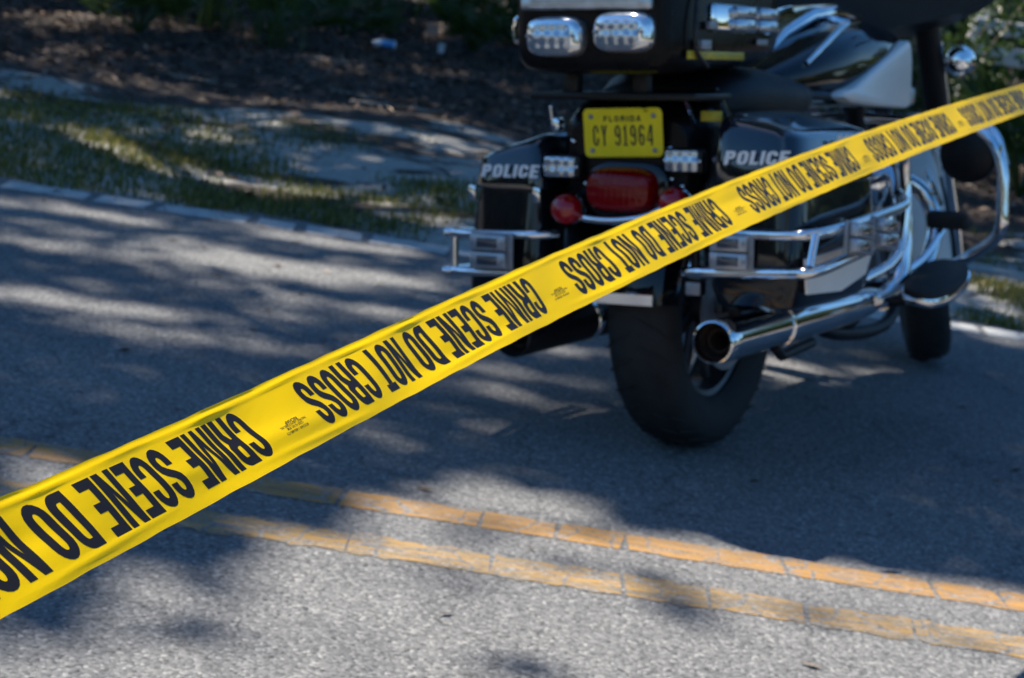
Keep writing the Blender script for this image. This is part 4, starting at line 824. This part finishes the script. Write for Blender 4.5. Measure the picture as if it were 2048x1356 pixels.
def shrub(loc, hh, rad, n_, seed, label):
    r = np.random.default_rng(seed); root = empty('shrub', loc); tag(root, label, 'shrub', 'shrubs under the trees')
    st = MB(); V = []; tips = []
    for k in range(9):
        az = 2*math.pi*k/9+r.uniform(-.3, .3); tip = Vector((math.cos(az)*rad*r.uniform(.3, .9), math.sin(az)*rad*r.uniform(.3, .9), hh*r.uniform(.6, 1)))
        st.tube([(0, 0, 0), tuple(tip*.5+Vector((0, 0, .1))), tuple(tip)], [.012, .008, .004], 5, 3); tips.append(tip)
    for _ in range(n_):
        t_ = tips[r.integers(len(tips))]; c_ = np.array(t_*r.uniform(.35, 1.08))+r.normal(size=3)*rad*.16
        V += leafq(c_, .035, .016)
    st.build('stem', MT['wood'], root); link_mesh('foliage', V, [(4*k, 4*k+1, 4*k+2, 4*k+3) for k in range(len(V)//4)], MT['palm'], root, smooth=0)
SH = [((2.2, 11.6, .05), 1.1, .6, 1500, 'leafy green shrub right of the fork and behind the front lamp'), ((3.5, 11.9, .05), 1.2, .7, 1600, 'shrub at the right edge of the view above the tape'),
      ((-.2, 14.8, .05), .9, .5, 1200, 'dark shrub behind the radio box lamps'), ((-2.4, 17.8, .05), 1.3, .7, 1600, 'dark shrub in the wood behind the left palmettos'), ((.9, 13.6, .05), 1.1, .6, 1300, 'shrub hidden behind the fuel tank'),
      ((-.9, 21.5, .05), 1.5, .9, 1800, 'tall dark shrub behind the slender pale-barked tree'), ((-3.2, 21, .05), 1.6, 1.0, 1800, 'broad shrub farthest back on the left'), ((4.6, 19, .05), 1.3, .8, 1500, 'far shrub on the right behind the pale rail fence')]
for i, (lo, h_, rd, n_, lb) in enumerate(SH): shrub(lo, h_, rd, n_, 70+i, lb)
# the wood that closes the view all round, too dense to count
V = []; Fc = []
rw = np.random.default_rng(3)
for k in range(52000):
    a = rw.uniform(0, 2*math.pi); rr = rw.uniform(24, 33) if not (.9 < a < 2.3) else rw.uniform(27, 40)
    lump = .75+.25*math.sin(a*9)+.2*math.sin(a*23+1)
    c_ = np.array([rr*math.cos(a), rr*math.sin(a)+2, rw.random()**.9*4.6*lump])
    if abs(c_[1]-3.4) < 4.5 and rw.random() < .0: continue
    q = leafq(c_, .42, .22); V += q
tag(link_mesh('woodland', V, [(4*k, 4*k+1, 4*k+2, 4*k+3) for k in range(len(V)//4)], MT['leaf'], smooth=0), 'dense green woodland closing the view beyond the trees', 'woodland', kind='stuff')
# fallen pale logs catching the sun, upper right
def log(loc, L, r_, ang, label, mt='wood', name='fallen_log', cat='log'):
    d = Vector((math.cos(R(ang)), math.sin(R(ang)), 0)); k = MB()
    k.tube([d*(-L/2), d*(-L/6)+Vector((0, 0, r_*.3)), d*(L/6), d*(L/2)+Vector((0, 0, r_*.4))], [r_, r_*.9, r_*.8, r_*.55], 10, 5)
    if r_ < .03: k.tube([d*(L*.1), d*(L*.22)+Vector((-d.y, d.x, .2))*L*.18], [r_*.6, r_*.25], 6)
    o = k.build(name, MT[mt]); o.location = (loc[0], loc[1], ground_z(loc[0], loc[1])+r_*.8); tag(o, label, cat); return o
log((-1.30, 11.9), .42, .014, 35, 'pale stick lying on the leaf litter left of the radio box', name='stick', cat='stick')
log((-1.85, 10.3), .5, .010, -12, 'thin twig on the leaf litter just above the sandy strip', name='stick', cat='stick')
log((-1.0, 10.6), .35, .010, -25, 'short twig between sandy strip and pale stick', name='stick', cat='stick')
log((-.75, 10.1), .5, .012, 15, 'twig nearest the saddlebag on the leaf litter', name='stick', cat='stick')
fe = empty('rail_fence', (3.6, 12.1, ground_z(3.6, 12.1))); tag(fe, 'pale sunlit rail fence behind the bushes in the upper right corner', 'fence')
for dz, hh in ((.86, .09), (.70, .11)):
    P('rail', MB().box((0, 0, dz), (2.3, .035, hh), .006), 'whitewash', fe)
for dx in (-1.12, 0, 1.1): P('post', MB().box((dx, .06, .46), (.09, .08, .98), .01), 'whitewash', fe)
# litter left by people
root = empty('drink_can', (-1.19, 14.1, ground_z(-1.19, 14.1)+.033)); root.rotation_euler = (0, 0, R(12)); tag(root, 'blue and white drink can lying on its side on the leaf litter', 'can')
P('body', MB().lathe([(.030, -.045), (.033, -.040), (.033, .030), (.033, .045)], (0, 0, 0), (1, 0, 0), 20), 'can', root); P('neck', MB().lathe([(.033, .0), (.033, .012), (.024, .030), (.014, .055), (.010, .062), (0, .062)], (-.045, 0, 0), (-1, 0, 0), 18), 'canw', root)
P('rim', MB().lathe([(.034, 0), (.034, .012), (.028, .016), (0, .012)], (.045, 0, 0), (1, 0, 0), 20), 'canw', root)
k = MB().lathe([(.022, 0), (.028, .07), (.030, .072), (.027, .07), (.020, .004), (0, .004)], (0, 0, 0), (0, .2, 1), 16); o = k.build('paper_cup', MT['paper']); o.location = (-.83, 14.5, ground_z(-.83, 14.5)); tag(o, 'small white paper cup standing right of the drink can', 'cup')
k = MB().prism([(-.05, 0, 0), (.05, 0, .005), (.055, .01, .09), (.0, .02, .12), (-.045, .01, .10)], (0, .006, 0)); o = k.build('cardboard_scrap', MT['card'], smooth=20); o.location = (-1.0, 15.9, ground_z(-1.0, 15.9)); tag(o, 'pinkish scrap of cardboard propped up on the litter behind the drink can', 'litter')

# ------------------------------------------------------------------ grass and leaf litter
def noise2(x, y): return (math.sin(x*2.1+y*1.3)+math.sin(x*4.7-y*3.1+2)+.6*math.sin(x*9.1+y*5.3+1)+.5*math.sin(x*1.1-y*6.7))/3.1
V = []; Fc = []
cnt = 0
for _ in range(95000):
    x = random.uniform(-3.2, 3.2); y = edge_y(x)+.08+random.random()**1.15*2.7; nz = noise2(x, y)
    band = 1.0 if y < 8.2+.3*math.sin(x*2) else max(0, .5-(y-8.3)*.22)
    bare = math.exp(-(((x+.62)/.28)**2+((y-7.22)/.22)**2))
    if random.random() > (max(0, .12+1.9*nz)+max(0, .6-(x+1.9)**2))*band*(1-bare): continue
    h_ = random.uniform(.012, .042); a = random.uniform(0, 6.28); wd = random.uniform(.0022, .004); dx, dy = math.cos(a), math.sin(a); ln = random.uniform(0, .7)*h_
    z = ground_z(x, y); bb = random.uniform(0, 6.28); lx, ly = math.cos(bb)*ln, math.sin(bb)*ln; b_ = len(V)
    V += [(x-dx*wd, y-dy*wd, z-.004), (x+dx*wd, y+dy*wd, z-.004), (x+dx*wd*.7+lx*.4, y+dy*wd*.7+ly*.4, z+h_*.6), (x-dx*wd*.7+lx*.4, y-dy*wd*.7+ly*.4, z+h_*.6), (x+lx, y+ly, z+h_)]
    Fc += [(b_, b_+1, b_+2, b_+3), (b_+3, b_+2, b_+4)]; cnt += 1
tag(link_mesh('grass', V, Fc, MT['grass'], smooth=0), 'patchy short grass along the sandy road verge', 'grass', kind='stuff')
V = []; Fc = []
for _ in range(46000):
    y = 6.9+random.random()**.8*13; x = random.uniform(-.36*y-.3, .36*y+.3); nz = noise2(x*.8+3, y)
    dens = .05+.10*max(0, nz) if y < 8.6 else (min(1, max(0, y-9.4)/1.2+.10)+.3*nz)
    if random.random() > dens: continue
    L = random.uniform(.016, .045); Wd = L*random.uniform(.25, .5); a = random.uniform(0, 6.28); tl = random.uniform(-.6, .6); z = ground_z(x, y)+random.uniform(.003, .022)
    d = Vector((math.cos(a), math.sin(a), tl*.5)).normalized(); s_ = Vector((-math.sin(a), math.cos(a), random.uniform(-.5, .5))).normalized(); c_ = Vector((x, y, z)); b_ = len(V)
    V += [c_-d*L, c_-s_*Wd+Vector((0, 0, .006)), c_+d*L, c_+s_*Wd+Vector((0, 0, .006))]; Fc += [(b_, b_+1, b_+2), (b_, b_+2, b_+3)]
for _ in range(140):
    x = random.uniform(-2.2, 2.6); y = 6.55-abs(random.gauss(0, 1.4))
    if y < 2.7: continue
    L = random.uniform(.008, .022); a = random.uniform(0, 6.28); d = Vector((math.cos(a), math.sin(a), .1)); s_ = Vector((-math.sin(a), math.cos(a), .2)); c_ = Vector((x, y, .005)); b_ = len(V)
    V += [c_-d*L, c_-s_*L*.35, c_+d*L, c_+s_*L*.35]; Fc += [(b_, b_+1, b_+2), (b_, b_+2, b_+3)]
tag(link_mesh('leaf_litter', V, Fc, MT['litter'], smooth=0), 'brown fallen leaves covering the ground under the trees', 'leaf litter', kind='stuff')
